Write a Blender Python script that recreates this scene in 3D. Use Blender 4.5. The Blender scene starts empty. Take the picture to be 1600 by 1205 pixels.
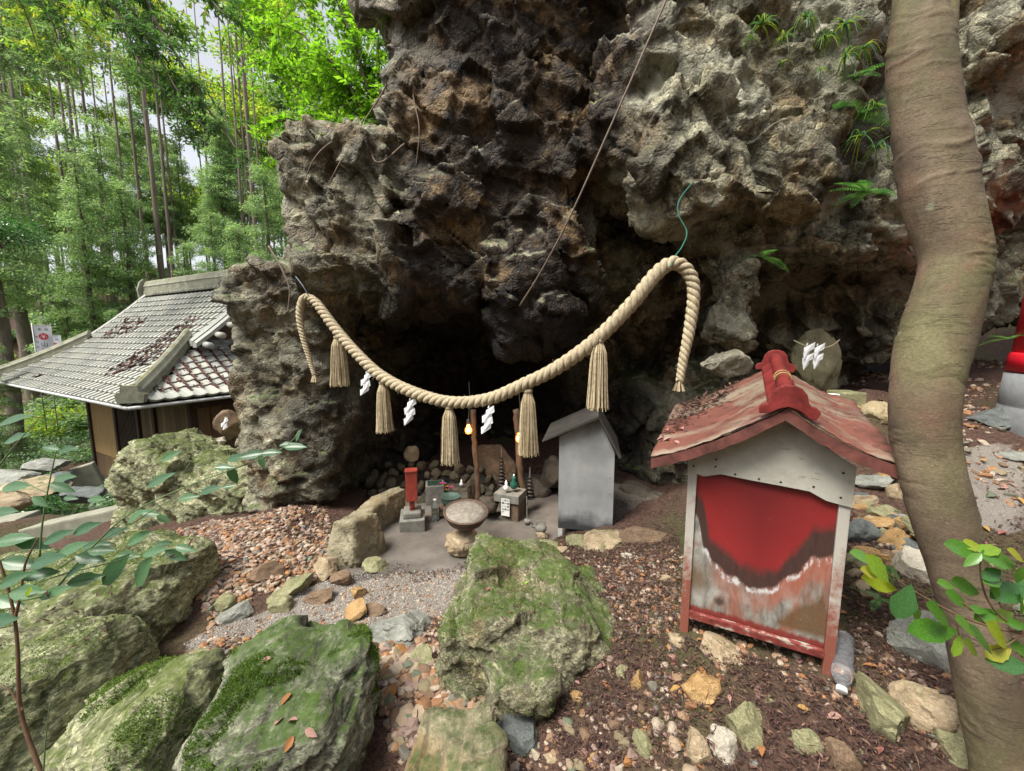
import bpy, bmesh, math, random, sys, time
import numpy as np
from mathutils import Vector, Matrix, Euler
T0 = time.time()
R = math.radians
S = bpy.context.scene
C = S.collection
# ------------------------------------------------------------ camera, sky, sun, exposure
EYE = 1.6; PITCH = R(7.0); F = 640.0
cam_data = bpy.data.cameras.new('camera'); cam = bpy.data.objects.new('camera', cam_data); C.objects.link(cam)
cam.location = (0, 0, EYE); cam.rotation_euler = (R(90) - PITCH, 0, 0)
cam_data.sensor_fit = 'HORIZONTAL'; cam_data.sensor_width = 36; cam_data.lens = 36 * F / 1600
cam_data.clip_start = 0.02; cam_data.clip_end = 500
S.camera = cam
SUN_EL, SUN_AZ = R(60), R(232)          # azimuth clockwise from +Y: light from behind and left of the viewer
world = bpy.data.worlds.new('World'); S.world = world; world.use_nodes = True
wn = world.node_tree.nodes; wl = world.node_tree.links; wn.clear()
sky = wn.new('ShaderNodeTexSky'); sky.sky_type = 'NISHITA'; sky.sun_disc = False
sky.sun_elevation = SUN_EL; sky.sun_rotation = SUN_AZ; sky.dust_density = 3.0; sky.air_density = 1.0
hsv = wn.new('ShaderNodeHueSaturation'); hsv.inputs['Saturation'].default_value = 0.25
bg = wn.new('ShaderNodeBackground'); bg.inputs['Strength'].default_value = 0.115
wo = wn.new('ShaderNodeOutputWorld')
wl.new(sky.outputs[0], hsv.inputs['Color']); wl.new(hsv.outputs[0], bg.inputs['Color']); wl.new(bg.outputs[0], wo.inputs['Surface'])
sun_d = bpy.data.lights.new('sun', 'SUN'); sun = bpy.data.objects.new('sun', sun_d); C.objects.link(sun)
sun_d.energy = 3.0; sun_d.angle = R(24); sun_d.color = (1, .95, .84)
sdir = Vector((math.sin(SUN_AZ) * math.cos(SUN_EL), math.cos(SUN_AZ) * math.cos(SUN_EL), math.sin(SUN_EL)))
sun.rotation_euler = sdir.to_track_quat('Z', 'Y').to_euler()
S.view_settings.view_transform = 'Standard'; S.view_settings.look = 'None'
S.view_settings.exposure = 1.1; S.view_settings.gamma = 1.0; S.view_settings.use_curve_mapping = False
# ------------------------------------------------------------ points
cp, sp = math.cos(PITCH), math.sin(PITCH)
def ray(px, py):
    x = (px - 800) / F; y = (602.5 - py) / F
    return np.array([x, cp + y * sp, -sp + y * cp])
def P(px, py, t):
    return np.array([0, 0, EYE]) + ray(px, py) * t
def Gz(px, py, z):                      # point of the ray at height z below/above the eye
    r = ray(px, py); return r * (z / r[2]) + np.array([0, 0, EYE])
# ------------------------------------------------------------ numpy noise
_rs = np.random.RandomState(7)
_TAB = _rs.rand(65536).astype(np.float32)
_TAB3 = (_rs.rand(65536, 3) * 2 - 1).astype(np.float32)
def _h(ix, iy, iz, s): return (ix * 7919 + iy * 31337 + iz * 6971 + s * 1013 + ((ix ^ (iy << 3) ^ (iz << 5)) * 523)) & 65535
def vnoise(p, s=0):
    p = p.astype(np.float32); i = np.floor(p).astype(np.int32); f = p - i; u = f * f * f * (f * (f * 6 - 15) + 10)
    x, y, z = i[:, 0], i[:, 1], i[:, 2]; r = 0
    for dx in (0, 1):
        wx = u[:, 0] if dx else 1 - u[:, 0]
        for dy in (0, 1):
            wy = wx * (u[:, 1] if dy else 1 - u[:, 1])
            for dz in (0, 1):
                r = r + wy * (u[:, 2] if dz else 1 - u[:, 2]) * _TAB[_h(x + dx, y + dy, z + dz, s)]
    return r * 2 - 1
_ROT = np.array(Euler((.6, .9, .4)).to_matrix(), dtype=np.float32)
def fbm(p, o=4, s=0, ridge=False):
    r = 0; a = 1.0; n = 0
    for k in range(o):
        v = vnoise(p, s + k * 17)
        r = r + a * ((1 - 2 * np.abs(v)) if ridge else v); n += a; a *= .5; p = (p @ _ROT) * 2.03 + 5.1
    return r / n
def chunk(p, s=0, tilt=1.0, jit=1.0):   # angular plates: nearest cell, its own offset and tilt; returns height, F2-F1
    p = p.astype(np.float32); i = np.floor(p - .5).astype(np.int32); f = p - i
    b1 = np.full(len(p), 9., np.float32); b2 = b1.copy(); hv = np.zeros(len(p), np.float32)
    for dx in (0, 1):
        for dy in (0, 1):
            for dz in (0, 1):
                h = _h(i[:, 0] + dx, i[:, 1] + dy, i[:, 2] + dz, s)
                o = _TAB3[h] * np.float32(.40 * jit) - f; o += np.array([dx + .5, dy + .5, dz + .5], np.float32)
                d = np.einsum('ij,ij->i', o, o); nb = d < b1
                b2 = np.where(nb, b1, np.minimum(b2, d)); b1 = np.where(nb, d, b1)
                hv = np.where(nb, _TAB[(h + 777) & 65535] - .5 - tilt * np.einsum('ij,ij->i', o, _TAB3[(h * 3 + 11) & 65535]), hv)
    return hv, np.sqrt(b2) - np.sqrt(b1)
# ------------------------------------------------------------ objects
def setp(o, label=None, cat=None, group=None, kind=None):
    if label: o['label'] = label
    if cat: o['category'] = cat
    if group: o['group'] = group
    if kind: o['kind'] = kind
    return o
def link(name, me, parent=None, mats=None, **k):
    o = bpy.data.objects.new(name, me); C.objects.link(o)
    if parent: o.parent = parent
    if mats:
        for m in (mats if isinstance(mats, (list, tuple)) else [mats]): me.materials.append(m)
    return setp(o, **k)
def empty(name, loc=(0, 0, 0), rot=(0, 0, 0), **k):
    o = bpy.data.objects.new(name, None); C.objects.link(o); o.location = tuple(loc); o.rotation_euler = rot
    o.empty_display_size = .1
    return setp(o, **k)
def mesh_np(name, V, Fq, smooth=True):
    V = np.asarray(V, np.float32); Fq = np.asarray(Fq, np.int32); k = Fq.shape[1]
    me = bpy.data.meshes.new(name); me.vertices.add(len(V)); me.vertices.foreach_set('co', V.ravel())
    me.loops.add(Fq.size); me.loops.foreach_set('vertex_index', Fq.ravel())
    me.polygons.add(len(Fq)); me.polygons.foreach_set('loop_start', np.arange(0, Fq.size, k, dtype=np.int32))
    me.polygons.foreach_set('loop_total', np.full(len(Fq), k, np.int32))
    me.update(calc_edges=True); me.validate()
    me.polygons.foreach_set('use_smooth', np.full(len(me.polygons), smooth)); return me
def get_np(me):
    V = np.empty(len(me.vertices) * 3, np.float32); me.vertices.foreach_get('co', V)
    Nn = np.empty(len(me.vertices) * 3, np.float32); me.vertices.foreach_get('normal', Nn)
    return V.reshape(-1, 3), Nn.reshape(-1, 3)
def copy_tree(o, loc=None, rot=None, scale=None, parent=None, **k):
    c = o.copy(); C.objects.link(c)
    if parent: c.parent = parent
    for ch in o.children: copy_tree(ch, parent=c)
    if loc is not None: c.location = tuple(loc)
    if rot is not None: c.rotation_euler = rot
    if scale is not None: c.scale = scale
    return setp(c, **k)
class MB:                                # polygon collector
    def __init__(s): s.v = []; s.f = []
    def add(s, v, f):
        n = len(s.v); s.v += [tuple(q) for q in v]; s.f += [tuple(i + n for i in q) for q in f]; return s
    def box(s, x0, x1, y0, y1, z0, z1):
        return s.add([(x, y, z) for x in (x0, x1) for y in (y0, y1) for z in (z0, z1)],
                     [(0, 1, 3, 2), (4, 6, 7, 5), (0, 4, 5, 1), (2, 3, 7, 6), (0, 2, 6, 4), (1, 5, 7, 3)])
    def prism(s, pts, y0, y1):           # outline in xz, pushed along y
        n = len(pts); v = [(p[0], y0, p[1]) for p in pts] + [(p[0], y1, p[1]) for p in pts]
        return s.add(v, [tuple(range(n)), tuple(range(2 * n - 1, n - 1, -1))] + [(i, i + n, (i + 1) % n + n, (i + 1) % n) for i in range(n)])
    def lathe(s, prof, n=24, c=(0, 0, 0)):
        v = []; f = []
        for r, z in prof:
            for k in range(n):
                a = 2 * math.pi * k / n; v.append((c[0] + r * math.cos(a), c[1] + r * math.sin(a), c[2] + z))
        for i in range(len(prof) - 1):
            for k in range(n): f.append((i * n + k, i * n + (k + 1) % n, (i + 1) * n + (k + 1) % n, (i + 1) * n + k))
        f.append(tuple(range(n - 1, -1, -1))); f.append(tuple(range((len(prof) - 1) * n, len(prof) * n)))
        return s.add(v, f)
    def tube(s, pts, rad, n=8, cap=True):
        V, Fq = tube_np(pts, rad, n); m = len(pts)
        f = [tuple(int(i) for i in q) for q in Fq]
        if cap: f += [tuple(range(n - 1, -1, -1)), tuple(range((m - 1) * n, m * n))]
        return s.add([tuple(q) for q in V], f)
    def mesh(s, name, smooth=False, bevel=0):
        me = bpy.data.meshes.new(name); me.from_pydata(s.v, [], s.f)
        bm = bmesh.new(); bm.from_mesh(me); bmesh.ops.recalc_face_normals(bm, faces=bm.faces)
        if bevel:
            es = [e for e in bm.edges if e.is_manifold and e.calc_face_angle(0) > .6]
            bmesh.ops.bevel(bm, geom=es, offset=bevel, segments=2, affect='EDGES', profile=.6)
        bm.to_mesh(me); bm.free()
        for p in me.polygons: p.use_smooth = smooth
        return me
    def build(s, name, mat, parent=None, smooth=False, bevel=0, **k):
        return link(name, s.mesh(name, smooth, bevel), parent, mat, **k)
def frames(pts):
    pts = np.asarray(pts, float); T = np.gradient(pts, axis=0); T /= np.linalg.norm(T, axis=1)[:, None] + 1e-9
    n = np.cross(T[0], [0, 0, 1.]);
    if np.linalg.norm(n) < .1: n = np.cross(T[0], [0, 1., 0])
    n /= np.linalg.norm(n); Ns = []
    for t in T:
        n = n - t * np.dot(n, t); n /= np.linalg.norm(n) + 1e-9; Ns.append(n.copy())
    Ns = np.array(Ns); return T, Ns, np.cross(T, Ns)
def tube_np(pts, rad, n=8):
    pts = np.asarray(pts, float); T, A, B = frames(pts); m = len(pts); rad = np.broadcast_to(rad, (m,))
    a = np.arange(n) * 2 * np.pi / n
    V = pts[:, None] + rad[:, None, None] * (A[:, None] * np.cos(a)[None, :, None] + B[:, None] * np.sin(a)[None, :, None])
    i = np.arange(m - 1)[:, None] * n; k = np.arange(n)[None]; k2 = (k + 1) % n
    Fq = np.stack([i + k, i + k2, i + n + k2, i + n + k], -1).reshape(-1, 4)
    return V.reshape(-1, 3), Fq
def spline(pts, n):                      # Catmull-Rom through the points, n samples evenly along the length
    p = np.asarray(pts, float); q = np.vstack([2 * p[0] - p[1], p, 2 * p[-1] - p[-2]]); out = []
    for i in range(1, len(q) - 2):
        for t in np.linspace(0, 1, 24, endpoint=False):
            a, b, c, d = q[i - 1], q[i], q[i + 1], q[i + 2]
            out.append(.5 * (2 * b + (c - a) * t + (2 * a - 5 * b + 4 * c - d) * t * t + (3 * b - a - 3 * c + d) * t ** 3))
    out.append(p[-1]); out = np.array(out); L = np.r_[0, np.cumsum(np.linalg.norm(np.diff(out, axis=0)[:, :3], axis=1))]
    u = np.linspace(0, L[-1], n); return np.stack([np.interp(u, L, out[:, k]) for k in range(p.shape[1])], 1)
# ------------------------------------------------------------ materials
def newmat(name):
    m = bpy.data.materials.new(name); m.use_nodes = True; nt = m.node_tree
    return m, nt, nt.nodes, nt.links, nt.nodes['Principled BSDF']
class NG:
    def __init__(s, name, rough=.8, spec=.3):
        s.m, s.nt, s.n, s.l, s.b = newmat(name); s.b.inputs['Roughness'].default_value = rough
        s.b.inputs['Specular IOR Level'].default_value = spec
        s.tc = s.n.new('ShaderNodeTexCoord'); s.g = s.n.new('ShaderNodeNewGeometry'); s.co = s.tc.outputs['Object']
    def mapping(s, scale=(1, 1, 1), rot=(0, 0, 0), co=None, loc=(0, 0, 0)):
        m = s.n.new('ShaderNodeMapping'); m.inputs['Scale'].default_value = scale; m.inputs['Rotation'].default_value = rot
        m.inputs['Location'].default_value = loc
        s.l.new(co or s.co, m.inputs['Vector']); return m.outputs[0]
    def noise(s, scale, detail=6, rough=.6, dist=0, co=None):
        t = s.n.new('ShaderNodeTexNoise'); s.l.new(co or s.co, t.inputs['Vector'])
        t.inputs['Scale'].default_value = scale; t.inputs['Detail'].default_value = detail
        t.inputs['Roughness'].default_value = rough; t.inputs['Distortion'].default_value = dist; return t.outputs['Fac']
    def voro(s, scale, feat='F1', out='Distance', co=None, rand=1):
        t = s.n.new('ShaderNodeTexVoronoi'); t.feature = feat; s.l.new(co or s.co, t.inputs['Vector'])
        t.inputs['Scale'].default_value = scale; t.inputs['Randomness'].default_value = rand; return t.outputs[out]
    def ramp(s, fac, stops, interp='LINEAR'):
        r = s.n.new('ShaderNodeValToRGB'); cr = r.color_ramp; cr.interpolation = interp
        while len(cr.elements) < len(stops): cr.elements.new(.5)
        for e, (p, c) in zip(cr.elements, stops):
            e.position = p; e.color = (c, c, c, 1) if isinstance(c, (int, float)) else (*c, 1)
        s.l.new(fac, r.inputs[0]); return r.outputs[0]
    def mix(s, fac, a, b, mode='MIX'):
        m = s.n.new('ShaderNodeMix'); m.data_type = 'RGBA'; m.blend_type = mode
        for q, v in ((0, fac), (6, a), (7, b)):
            sock = m.inputs[q]
            if isinstance(v, (int, float)): sock.default_value = v if q == 0 else (v, v, v, 1)
            elif isinstance(v, tuple): sock.default_value = (*v, 1)
            else: s.l.new(v, sock)
        return m.outputs[2]
    def math(s, op, a, b=0, clamp=False):
        m = s.n.new('ShaderNodeMath'); m.operation = op; m.use_clamp = clamp
        for sock, v in zip(m.inputs, (a, b)):
            if isinstance(v, (int, float)): sock.default_value = v
            else: s.l.new(v, sock)
        return m.outputs[0]
    def nz(s):
        x = s.n.new('ShaderNodeSeparateXYZ'); s.l.new(s.g.outputs['Normal'], x.inputs[0]); return x.outputs[2]
    def xyz(s, co=None):
        x = s.n.new('ShaderNodeSeparateXYZ'); s.l.new(co or s.co, x.inputs[0]); return x.outputs
    def attr(s, name):
        a = s.n.new('ShaderNodeAttribute'); a.attribute_name = name; return a.outputs
    def bump(s, h, dist=.01, strength=1, prev=None):
        b = s.n.new('ShaderNodeBump'); b.inputs['Distance'].default_value = dist; b.inputs['Strength'].default_value = strength
        s.l.new(h, b.inputs['Height'])
        if prev: s.l.new(prev, b.inputs['Normal'])
        return b.outputs[0]
    def out(s, color=None, normal=None, rough=None):
        if color is not None:
            if isinstance(color, tuple): s.b.inputs['Base Color'].default_value = (*color, 1)
            else: s.l.new(color, s.b.inputs['Base Color'])
        if normal is not None: s.l.new(normal, s.b.inputs['Normal'])
        if rough is not None: s.l.new(rough, s.b.inputs['Roughness'])
        return s.m
def rockmat(name, base, dark, light, moss=None, moss_amt=0., ochre=None, scale=1., strata=None, bumpd=.012, shade_stain=None, gloss=.75, cells=None):
    g = NG(name, rough=gloss, spec=.35)
    co = g.mapping(scale=strata[0], rot=strata[1]) if strata else g.co
    n1 = g.noise(3 * scale, 8, .65, .4, co); n2 = g.noise(14 * scale, 8, .7, .6, co); n3 = g.noise(60 * scale, 5, .7, 0, co)
    c = g.ramp(n1, [(.3, dark), (.5, base), (.72, light)])
    c = g.mix(g.ramp(n2, [(.35, 0.), (.65, .75)]), c, g.ramp(n3, [(.35, dark), (.6, light)]))
    if ochre: c = g.mix(g.ramp(g.noise(2.3 * scale, 6, .6, .8), [(.5, 0.), (.66, .8)]), c, g.mix(n2, dark, ochre))
    c = g.mix(g.ramp(g.voro(90 * scale, co=co), [(0., .5), (.45, 0.)]), c, light)
    if cells:
        wv_ = g.n.new('ShaderNodeTexNoise'); wv_.inputs['Scale'].default_value = 5; wv_.inputs['Detail'].default_value = 4; cco = g.mapping(scale=(1, .8, 1.6), rot=(.6, .5, .3)) if strata else co; g.l.new(cco, wv_.inputs['Vector'])
        va = g.n.new('ShaderNodeVectorMath'); va.operation = 'MULTIPLY_ADD'; g.l.new(wv_.outputs['Color'], va.inputs[0]); va.inputs[1].default_value = (.16, .16, .16); g.l.new(cco, va.inputs[2]); wc = va.outputs[0]
        k1 = g.xyz(g.voro(cells, out='Color', co=wc))[0]; k2 = g.xyz(g.voro(cells * 2.6, out='Color', co=wc))[1]
        c = g.mix(1., c, g.ramp(k1, [(0., .55), (1., 1.4)]), 'MULTIPLY'); c = g.mix(1., c, g.ramp(k2, [(0., .6), (1., 1.45)]), 'MULTIPLY')
    if shade_stain: c = shade_stain(g, c)
    if moss:
        k = g.math('ADD', g.math('MULTIPLY', g.nz(), .55), g.math('MULTIPLY', g.noise(4 * scale, 7, .7, .5), 1.1))
        k = g.ramp(g.math('ADD', k, moss_amt - .5), [(.42, 0.), (.62, 1.)])
        k = g.mix(1., k, g.ramp(g.noise(28 * scale, 6, .75), [(.3, .35), (.55, 1.)]), 'MULTIPLY')
        mc = g.mix(g.ramp(g.noise(9, 8, .8), [(.3, 0.), (.7, 1.)]), tuple(v * .45 for v in moss), tuple(v * 1.5 for v in moss))
        c = g.mix(k, c, mc)
    h = g.math('ADD', g.math('MULTIPLY', n2, 1.0), g.math('MULTIPLY', n3, .35))
    h = g.math('ADD', h, g.math('MULTIPLY', g.voro(38 * scale, 'DISTANCE_TO_EDGE', 'Distance', co), .5)) if not strata else h
    if cells:
        hc = g.math('ADD', g.math('MULTIPLY', k1, .9), g.math('MULTIPLY', k2, .45)); e1 = g.ramp(g.voro(cells, 'DISTANCE_TO_EDGE', 'Distance', wc), [(0., 0.), (.12, 1.)]); h = g.math('ADD', h, g.math('ADD', hc, g.math('MULTIPLY', e1, .28))) if not strata else g.math('ADD', h, g.math('MULTIPLY', hc, .35))
    return g.out(c, g.bump(h, bumpd, .9))
# ------------------------------------------------------------ signed-distance rocks
import openvdb
def subsurf(me, lv):
    o = bpy.data.objects.new('tmp', me); C.objects.link(o); md = o.modifiers.new('s', 'SUBSURF'); md.levels = lv; md.render_levels = lv
    dg = bpy.context.evaluated_depsgraph_get(); m2 = bpy.data.meshes.new_from_object(o.evaluated_get(dg))
    bpy.data.objects.remove(o); bpy.data.meshes.remove(me); return m2
def blob(px, py, t, rx, ry, rd, roll=0, yaw=0, pitch=0, box=0., cut=False):
    """centre seen at (px,py) at distance t, half sizes: across, up (picture units) and deep (metres)"""
    return dict(c=P(px, py, t), r=np.array([rx / F * t, rd, ry / F * t]), R=np.array(Euler((R(pitch), R(roll), R(yaw))).to_matrix()), box=box, cut=cut)
def wblob(c, r, rot=(0, 0, 0), box=0., cut=False):
    return dict(c=np.array(c, float), r=np.array(r, float), R=np.array(Euler([R(a) for a in rot]).to_matrix()), box=box, cut=cut)
def sdf_rock(name, blobs, vox, lv, layers, k=.12, warp=(.1, 1.2), zmin=None, seed=0, ymax=None, zmax=None):
    lo = np.min([b['c'] - max(b['r']) for b in blobs if not b['cut']], axis=0) - .15
    hi = np.max([b['c'] + max(b['r']) for b in blobs if not b['cut']], axis=0) + .15
    if zmin is not None: lo[2] = max(lo[2], zmin)
    if ymax: hi[1] = min(hi[1], ymax)
    if zmax: hi[2] = min(hi[2], zmax)
    n = np.ceil((hi - lo) / vox).astype(int) + 1
    ax = [lo[i] + vox * np.arange(n[i]) for i in range(3)]
    D = np.full(tuple(n), .6, np.float32)
    # coarse warp field, sampled on a 4x coarser lattice
    W = [np.zeros(tuple(n), np.float32) for _ in range(3)]
    if warp[0]:
        G = np.stack(np.meshgrid(*ax, indexing='ij'), -1).reshape(-1, 3).astype(np.float32)
        for i in range(3): W[i] = (warp[0] * (vnoise(G * warp[1], seed + i * 5) + .45 * vnoise(G * warp[1] * 2.7 + 3, seed + i * 5 + 2))).reshape(tuple(n))
        del G
    for b in blobs:
        m = max(b['r']) + k + warp[0] * 1.5 + .1
        s = [slice(max(0, int((b['c'][i] - m - lo[i]) / vox)), min(n[i], int((b['c'][i] + m - lo[i]) / vox) + 2)) for i in range(3)]
        if any(q.stop <= q.start for q in s): continue
        X = [ax[0][s[0]][:, None, None] + W[0][tuple(s)] - b['c'][0], ax[1][s[1]][None, :, None] + W[1][tuple(s)] - b['c'][1], ax[2][s[2]][None, None, :] + W[2][tuple(s)] - b['c'][2]]
        L = [sum(X[j] * b['R'][j, i] for j in range(3)) for i in range(3)]
        if b['box']:
            rr = b['box'] * min(b['r']); q = [np.abs(L[i]) - (b['r'][i] - rr) for i in range(3)]
            d = np.sqrt(sum(np.maximum(v, 0) ** 2 for v in q)) + np.minimum(np.maximum(np.maximum(q[0], q[1]), q[2]), 0) - rr
        else:
            k0 = np.sqrt(sum((L[i] / b['r'][i]) ** 2 for i in range(3))); k1 = np.sqrt(sum((L[i] / b['r'][i] ** 2) ** 2 for i in range(3)))
            d = k0 * (k0 - 1) / (k1 + 1e-6)
        A = D[tuple(s)]
        if b['cut']:
            d = -d; h = np.maximum(k - np.abs(A - d), 0) / k; D[tuple(s)] = np.maximum(A, d) + h * h * k * .25
        else:
            h = np.maximum(k - np.abs(A - d), 0) / k; D[tuple(s)] = np.minimum(A, d) - h * h * k * .25
    for i in range(3):
        if not (i == 2 and zmin is not None): pass
        D[(slice(None),) * i + (0,)] = np.maximum(D[(slice(None),) * i + (0,)], .02); D[(slice(None),) * i + (-1,)] = np.maximum(D[(slice(None),) * i + (-1,)], .02)
    g = openvdb.FloatGrid(.6); g.copyFromArray(np.ascontiguousarray(D)); pts, quads = g.convertToQuads(0.0)
    V = (np.array(pts) * vox + lo).astype(np.float32); me = mesh_np(name, V, np.array(quads)[:, ::-1])
    if lv: me = subsurf(me, lv)
    V, Nn = get_np(me)
    # make sure normals look outwards
    if (Nn * (V - V.mean(0))).sum() < 0: me.flip_normals(); Nn = -Nn
    V = displace(V, Nn, layers, seed); me.vertices.foreach_set('co', V.astype(np.float32).ravel()); me.update()
    me.polygons.foreach_set('use_smooth', np.ones(len(me.polygons), bool))
    return me
def displace(V, Nn, layers, seed=0):
    V = V.astype(np.float32).copy(); d = np.zeros(len(V), np.float32); P0 = V.copy()
    for j, (typ, size, amp, mat) in enumerate(layers):
        Q = P0 @ np.array(mat, np.float32) if mat is not None else P0
        Q = Q / size
        Q = Q + .35 * np.stack([vnoise(Q * .9 + 9, seed + j), vnoise(Q * .9 + 19, seed + j + 1), vnoise(Q * .9 + 29, seed + j + 2)], 1) if typ in 'cke' else Q
        if typ == 'c': h, e = chunk(Q, seed + j * 31); d += amp * h
        elif typ == 'k': h, e = chunk(Q, seed + j * 31); d += amp * (h - .9 * np.exp(-(e / .07) ** 2))
        elif typ == 'f': d += amp * fbm(Q, 4, seed + j)
        elif typ == 'r': d += amp * fbm(Q, 4, seed + j, True)
        elif typ == 'p': d -= amp * np.clip(fbm(Q, 3, seed + j) - .15, 0, 1) * 3     # pits
    return V + Nn * d[:, None]
def strata_mat(rot, sq):                 # squash one direction so plates get thin
    Rm = np.array(Euler([R(a) for a in rot]).to_matrix()); return Rm @ np.diag(sq)
def stone(seed, dims, sub=4, planes=14, rough=.05, lo=.55):
    bm = bmesh.new(); bmesh.ops.create_icosphere(bm, subdivisions=sub, radius=1); rs = np.random.RandomState(seed)
    V = np.array([v.co[:] for v in bm.verts]); Fq = np.array([[v.index for v in f.verts] for f in bm.faces]); bm.free()
    for _ in range(planes):
        n = rs.normal(size=3); n /= np.linalg.norm(n); d = rs.uniform(lo, .9); e = V @ n - d; V = V - np.outer(np.maximum(e, 0), n)
    V = V.astype(np.float32)
    if rough and sub > 1:
        Nn = V / np.linalg.norm(V, axis=1)[:, None]
        h, e = chunk(V * 2.2 + seed, seed); V = V + Nn * (rough * (.8 * h + fbm(V * 3 + seed, 3, seed)))[:, None]
    V = V * np.array(dims); return V, Fq
def smooth_angle(me, a=40):
    try: me.set_sharp_from_angle(angle=R(a))
    except Exception: pass
    return me
print('lib', time.time() - T0)
#@@TERRAIN
# ------------------------------------------------------------ ground
def _gz(l): return [Gz(*q) for q in l]
CT = _gz([(650, 1205, -1.55), (900, 1205, -1.5), (1150, 1205, -1.42), (1350, 1150, -1.32), (1450, 1000, -1.2), (1180, 1050, -1.29), (1062, 990, -1.28),
  (1000, 920, -1.33), (950, 850, -1.4), (1050, 830, -1.4), (900, 838, -1.42), (650, 830, -1.68), (727, 860, -1.68), (800, 830, -1.68), (880, 800, -1.68),
  (960, 790, -1.66), (1010, 772, -1.68), (1040, 785, -1.66), (1060, 762, -1.66), (600, 880, -1.66), (700, 790, -1.68), (600, 760, -1.66), (640, 920, -1.66), (640, 1000, -1.6), (700, 1100, -1.57), (830, 960, -1.6), (500, 900, -1.6), (400, 950, -1.62),
  (330, 1000, -1.62), (400, 850, -1.5), (450, 800, -1.42), (300, 830, -1.52), (230, 830, -1.6), (150, 820, -1.8), (250, 1100, -1.65), (0, 1205, -1.7),
  (90, 805, -2.3), (0, 815, -2.2), (160, 770, -3.9), (60, 730, -4.9), (150, 745, -5.0), (60, 665, -5.0), (0, 650, -4.8), (100, 575, -2.0), (200, 480, 2.2), (400, 470, 3.0), (30, 470, 2.5),
  (1250, 615, -.5), (1350, 605, -.45), (1370, 650, -.62), (1560, 740, -.9), (1570, 600, -.75), (1400, 780, -1.0), (1350, 850, -1.15), (1210, 615, -.5), (1040, 735, -1.66), (1150, 722, -1.35), (1190, 690, -1.0)])
CT += [np.array(q, float) + (0, 0, EYE) for q in ((2.6, .8, -1.1), (4.5, 2, -.9), (0, .3, -1.6), (-2.5, .3, -1.7), (-4, 1.5, -1.8), (0, -2.5, -1.2), (0, -5, 1.2), (0, -9, 5.5), (-8, -6, 3.), (8, -6, 4.5), (-20,-15, 9), (0,-30, 18),  (6, 6, -.2), (2, 7, -.2), (0, 8, -.6), (-1.5, 5.5, -1.5), (-3, 5, -1.9),  # unseen slope behind the camera, raised to block low sky light
       (-6, 4, -3.0), (-5.5, 7.5, -4.2), (-8, 12, -5.0), (-12, 17, -5.0), (-20, 8, -4.5), (12, 15, 3), (-45, 50, 8), (0, 50, 9), (45, 50, 12), (-60, 10, 0), (20, -15, 9))]
CT = np.array(CT)
_K = np.linalg.norm(CT[:, None, :2] - CT[None, :, :2], axis=2); _A = np.block([[_K + 1e-3 * np.eye(len(CT)), np.c_[np.ones(len(CT))]], [np.ones((1, len(CT))), np.zeros((1, 1))]])
_w = np.linalg.solve(_A, np.r_[CT[:, 2], 0])
def hbase(x, y):
    x = np.asarray(x, float); y = np.asarray(y, float); sh = x.shape; x = x.ravel(); y = y.ravel(); r = np.full(len(x), _w[-1])
    for c, w in zip(CT, _w[:-1]): r += w * np.sqrt((x - c[0]) ** 2 + (y - c[1]) ** 2)
    return r.reshape(sh)
def hground(x, y):
    x = np.asarray(x, float); y = np.asarray(y, float); sh = x.shape
    q = np.stack([x.ravel(), y.ravel(), np.zeros(x.size)], 1).astype(np.float32)
    return hbase(x, y) + (.035 * fbm(q * 2.2, 4, 3) + .012 * fbm(q * 11, 3, 5)).reshape(sh) * np.clip(.6 + .15 * np.hypot(x, y), 0, 3)
def onground(px, py, zo=0.):             # where a line of sight meets the ground
    r = ray(px, py); t = np.linspace(.8, 60, 6000); q = np.array([0, 0, EYE]) + t[:, None] * r
    b = q[:, 2] < hbase(q[:, 0], q[:, 1]) + zo; i = int(np.argmax(b)) if b.any() else len(t) - 1
    return q[i]
def gz1(x, y): return float(hground(np.array([x]), np.array([y]))[0])
def axis_pts(a, b, step, lo, hi):
    m = list(np.arange(a, b, step)); s = step; x = a
    while x > lo: s *= 1.06; x -= s; m.insert(0, x)
    s = step; x = m[-1]
    while x < hi: s *= 1.06; x += s; m.append(x)
    return np.array(m)
gx = axis_pts(-3.2, 3.4, .018, -90, 90); gy = axis_pts(.5, 4.6, .018, -40, 110)
GX, GY = np.meshgrid(gx, gy, indexing='ij'); GZ = hground(GX, GY); nx, ny = GX.shape
idx = np.arange(nx * ny).reshape(nx, ny)
Fq = np.stack([idx[:-1, :-1], idx[1:, :-1], idx[1:, 1:], idx[:-1, 1:]], -1).reshape(-1, 4)
ground_me = mesh_np('ground', np.stack([GX, GY, GZ], -1).reshape(-1, 3), Fq)
def inpoly(x, y, poly):
    r = np.zeros(x.shape, bool); n = len(poly); j = n - 1
    for i in range(n):
        (xi, yi), (xj, yj) = poly[i], poly[j]
        r ^= ((yi > y) != (yj > y)) & (x < (xj - xi) * (y - yi) / (yj - yi + 1e-12) + xi); j = i
    return r
def gpoly(pts): return [tuple(onground(*q)[:2]) for q in pts]
SAND = gpoly([(285, 1010), (330, 985), (400, 960), (470, 920), (540, 895), (620, 880), (700, 880), (745, 890), (720, 930), (700, 960), (640, 960), (560, 985), (480, 985), (430, 1010), (380, 1020), (330, 1050)])
SAND2 = gpoly([(1480, 700), (1600, 690), (1600, 830), (1540, 840), (1500, 800)])
def softmask(poly, x, y, w=.04):
    m = inpoly(x, y, poly); r = np.zeros(x.shape)
    for dx in (-w, 0, w):
        for dy in (-w, 0, w): r += inpoly(x + dx, y + dy, poly)
    return r / 9
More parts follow.
